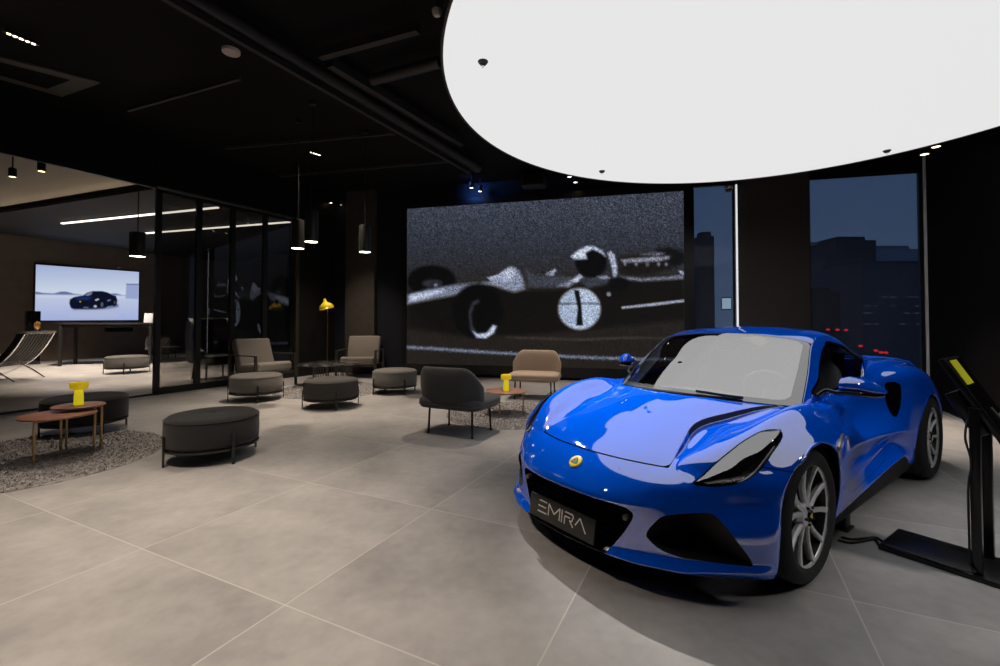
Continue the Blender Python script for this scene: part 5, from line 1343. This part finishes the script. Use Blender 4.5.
MB().box(P0 + Mm @ Vector((.09, .105, .006)), (.14, .15, .003), M=Mm).build('yellow_label', mat('label_yellow', (.62, .62, .01), rough=.5), pn_, smooth=False)
ln = MB()
for (x0, y0), (x1, y1) in [((.30, .16), (.42, .20)), ((.34, .24), (.38, .17)), ((.36, .30), (.42, .20)), ((.42, .20), (.52, .23)), ((.46, .30), (.50, .22)), ((.50, .14), (.56, .23))]:
    a, b = P0 + Mm @ Vector((x0, y0, .006)), P0 + Mm @ Vector((x1, y1, .006)); ln.cyl(a, b, .003, 6)
ln.build('screen_drawing', mat('drawing_grey', (.16, .18, .15), rough=.5), pn_)
MB().rbox(P0 + Mm @ Vector((.29, W_ / 2 - .03, -.07)), (.24, .24, .06), .008, M=Mm).build('rear_housing', SB_, t)
MB().tube(crom([P0 + Mm @ Vector((.30, .02, -.07)), Vector((.0, -.18, .72)), Vector((.02, -.18, .60)), Vector((.005, -.168, .45)), Vector((.005, -.168, .1)), Vector((-.0, -.18, .035)), Vector((-.3, -.17, .035)), Vector((-.36, -.165, .032))], 6), .005, 6).build('power_cable', BLK, t)
jb = on_z(841, 527); t = thing('jack_block', 'black block on the floor behind the front wheel of the car', 'block', (jb.x, jb.y, 0), CAR_RZ)
MB().rbox((0, 0, .05), (.10, .08, .10), .012).build('block_body', BLK, t); MB().rbox((0, 0, .006), (.13, .11, .012), .004).build('block_foot', BLK, t)
for k, (pts, lab) in enumerate([([(838, 540), (850, 542.5), (862, 541), (874, 539), (879, 545)], 'black cable on the floor from the car to the display stand'), ([(841, 537), (852, 539), (866, 538), (876, 537.5), (882, 541)], 'thin black cable lying behind the first one beside the display stand')]):
    m = MB().tube(crom([on_z(u, v, .008) for u, v in pts], 8), .007, 8); tag(m.build('floor_cable', BLK), lab, 'cable')
# ================================================================== CITY OUTSIDE
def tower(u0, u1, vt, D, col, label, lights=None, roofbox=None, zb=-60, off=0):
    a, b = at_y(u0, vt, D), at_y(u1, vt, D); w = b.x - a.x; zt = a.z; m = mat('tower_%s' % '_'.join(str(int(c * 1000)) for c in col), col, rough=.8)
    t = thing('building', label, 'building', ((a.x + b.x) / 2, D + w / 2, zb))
    MB().box((0, 0, (zt - zb) / 2), (w, w, zt - zb)).build('wall', m, t, smooth=False)
    MB().box((0, 0, zt - zb + D * .004), (w * .7, w * .7, D * .012)).build('roof_plant', m, t, smooth=False)
    if lights:
        for (v, n, k) in lights:
            z = at_y(500, v, D).z - zb
            for i in range(n):
                x = -w / 2 + w * (i + .5) / n
                if random.random() < k: MB().box((x, -w / 2 - .05, z), (w / n * random.uniform(.4, .8), .1, D * .002)).build('lit_window', CITYL, t, smooth=False)
    return t
random.seed(5)
CITYL = mat('city_window_glow', (.02, .02, .02), emit=(.85, .9, 1.0), estr=.13)
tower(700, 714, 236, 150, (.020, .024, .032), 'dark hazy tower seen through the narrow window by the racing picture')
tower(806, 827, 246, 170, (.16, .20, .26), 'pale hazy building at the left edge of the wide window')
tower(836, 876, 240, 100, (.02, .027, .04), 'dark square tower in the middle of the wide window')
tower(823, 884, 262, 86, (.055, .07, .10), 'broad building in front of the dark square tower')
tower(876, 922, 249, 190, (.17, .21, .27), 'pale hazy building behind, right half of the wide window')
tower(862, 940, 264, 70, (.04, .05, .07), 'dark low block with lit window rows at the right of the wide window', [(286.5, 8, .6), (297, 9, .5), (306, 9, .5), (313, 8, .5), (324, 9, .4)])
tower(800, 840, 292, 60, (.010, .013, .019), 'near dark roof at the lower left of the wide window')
RED = mat('red_beacon_glow', (.1, 0, 0), emit=(1, .02, .03), estr=2.0)
for u, v, D, lab in ((828, 329.5, 70, 'leftmost of three red beacons in a row above the car roof'), (837.5, 329.8, 70, 'middle of three red beacons in a row above the car roof'), (846, 330, 70, 'rightmost of three red beacons in a row above the car roof'), (860.5, 346, 66, 'single red beacon beside the rear corner of the car roof'), (876, 350.5, 64, 'upper red beacon of the cluster above the rear wing of the car'), (881, 352.4, 64, 'middle red beacon of the cluster above the rear wing of the car'), (886, 352.6, 64, 'right red beacon of the cluster above the rear wing of the car')):
    p = at_y(u, v, D - 15); t = thing('red_beacon', lab, 'lamp', (p.x, p.y, -60))
    MB().ball((0, 0, p.z + 60), (.22, .22, .13), 10, 6).build('beacon_lamp', RED, t); MB().cyl((0, 0, 0), (0, 0, p.z + 59.9), .06, 6).build('mast', BLK, t)
# ================================================================== WORLD AND LIGHTS
wld = bpy.data.worlds.new('dusk'); SC.world = wld; wld.use_nodes = True; nt = wld.node_tree; bg = nt.nodes['Background']
tc = nt.nodes.new('ShaderNodeTexCoord'); sx = nt.nodes.new('ShaderNodeSeparateXYZ'); rp = nt.nodes.new('ShaderNodeValToRGB')
nt.links.new(tc.outputs['Generated'], sx.inputs[0]); nt.links.new(sx.outputs[2], rp.inputs[0]); nt.links.new(rp.outputs[0], bg.inputs[0])
rp.color_ramp.elements[0].position = .0; rp.color_ramp.elements[0].color = (.10, .135, .19, 1); rp.color_ramp.elements[1].position = .5; rp.color_ramp.elements[1].color = (.05, .085, .155, 1)
bg.inputs[1].default_value = 1.75
def spotlight(loc, target, energy, col, size, blend=.8, rad=.12, name='spot_beam'):
    L = bpy.data.lights.new(name, 'SPOT'); L.energy = energy; L.color = col; L.spot_size = radians(size); L.spot_blend = blend; L.shadow_soft_size = rad
    o = bpy.data.objects.new(name, L); COL.objects.link(o); o.location = loc; d = Vector(target) - Vector(loc); o.rotation_euler = d.to_track_quat('-Z', 'Y').to_euler(); return o
WARM = (1, .84, .69)
def downlight(x, y, label):
    t = thing('recessed_downlight', label, 'light', (x, y, CEIL - .1))
    MB().lathe([(.075, .0), (.09, -.004), (.095, 0), (.095, .1)], 24).build('housing', FRM, t); MB().lathe([(0, .03), (.075, .03)], 24).build('lens', LEDW, t)
for (x, y, tx, ty, e, sz) in LOUNGE_SPOTS:
    spotlight((x, y, 3.5 if x > 4 else 4.4 if x > -6 else 3.8), (tx, ty, 0), e, WARM, sz, rad=.05)
for (x, y, z, tx, ty, tz, e, sz, rd) in CAR_SPOTS: spotlight((x, y, z), (tx, ty, tz), e, (1, .96, .9), sz, rad=rd, blend=1.)

spotlight((-.9, 10.1, 4.5), (-.3, 10.7, 4.3), 12, (.08, .25, 1.), 120, name='blue_wash')
# ================================================================== CAMERA
cam_d = bpy.data.cameras.new('camera'); cam = bpy.data.objects.new('camera', cam_d); COL.objects.link(cam)
cam_d.sensor_fit = 'HORIZONTAL'; cam_d.sensor_width = 36; cam_d.lens = FPX / 1000 * 36; cam_d.shift_x = 0
cam_d.shift_y = -(333 - CYP) / 1000; cam_d.clip_start = .05; cam_d.clip_end = 900
cam.location = (0, 0, CAMH); cam.rotation_euler = (radians(90) + PT, 0, 0); SC.camera = cam
SC.view_settings.view_transform = 'Standard'; SC.view_settings.look = 'None'; SC.view_settings.gamma = 1
SC.view_settings.exposure = 0; SC.view_settings.use_curve_mapping = False
SC.cycles.use_denoising = True
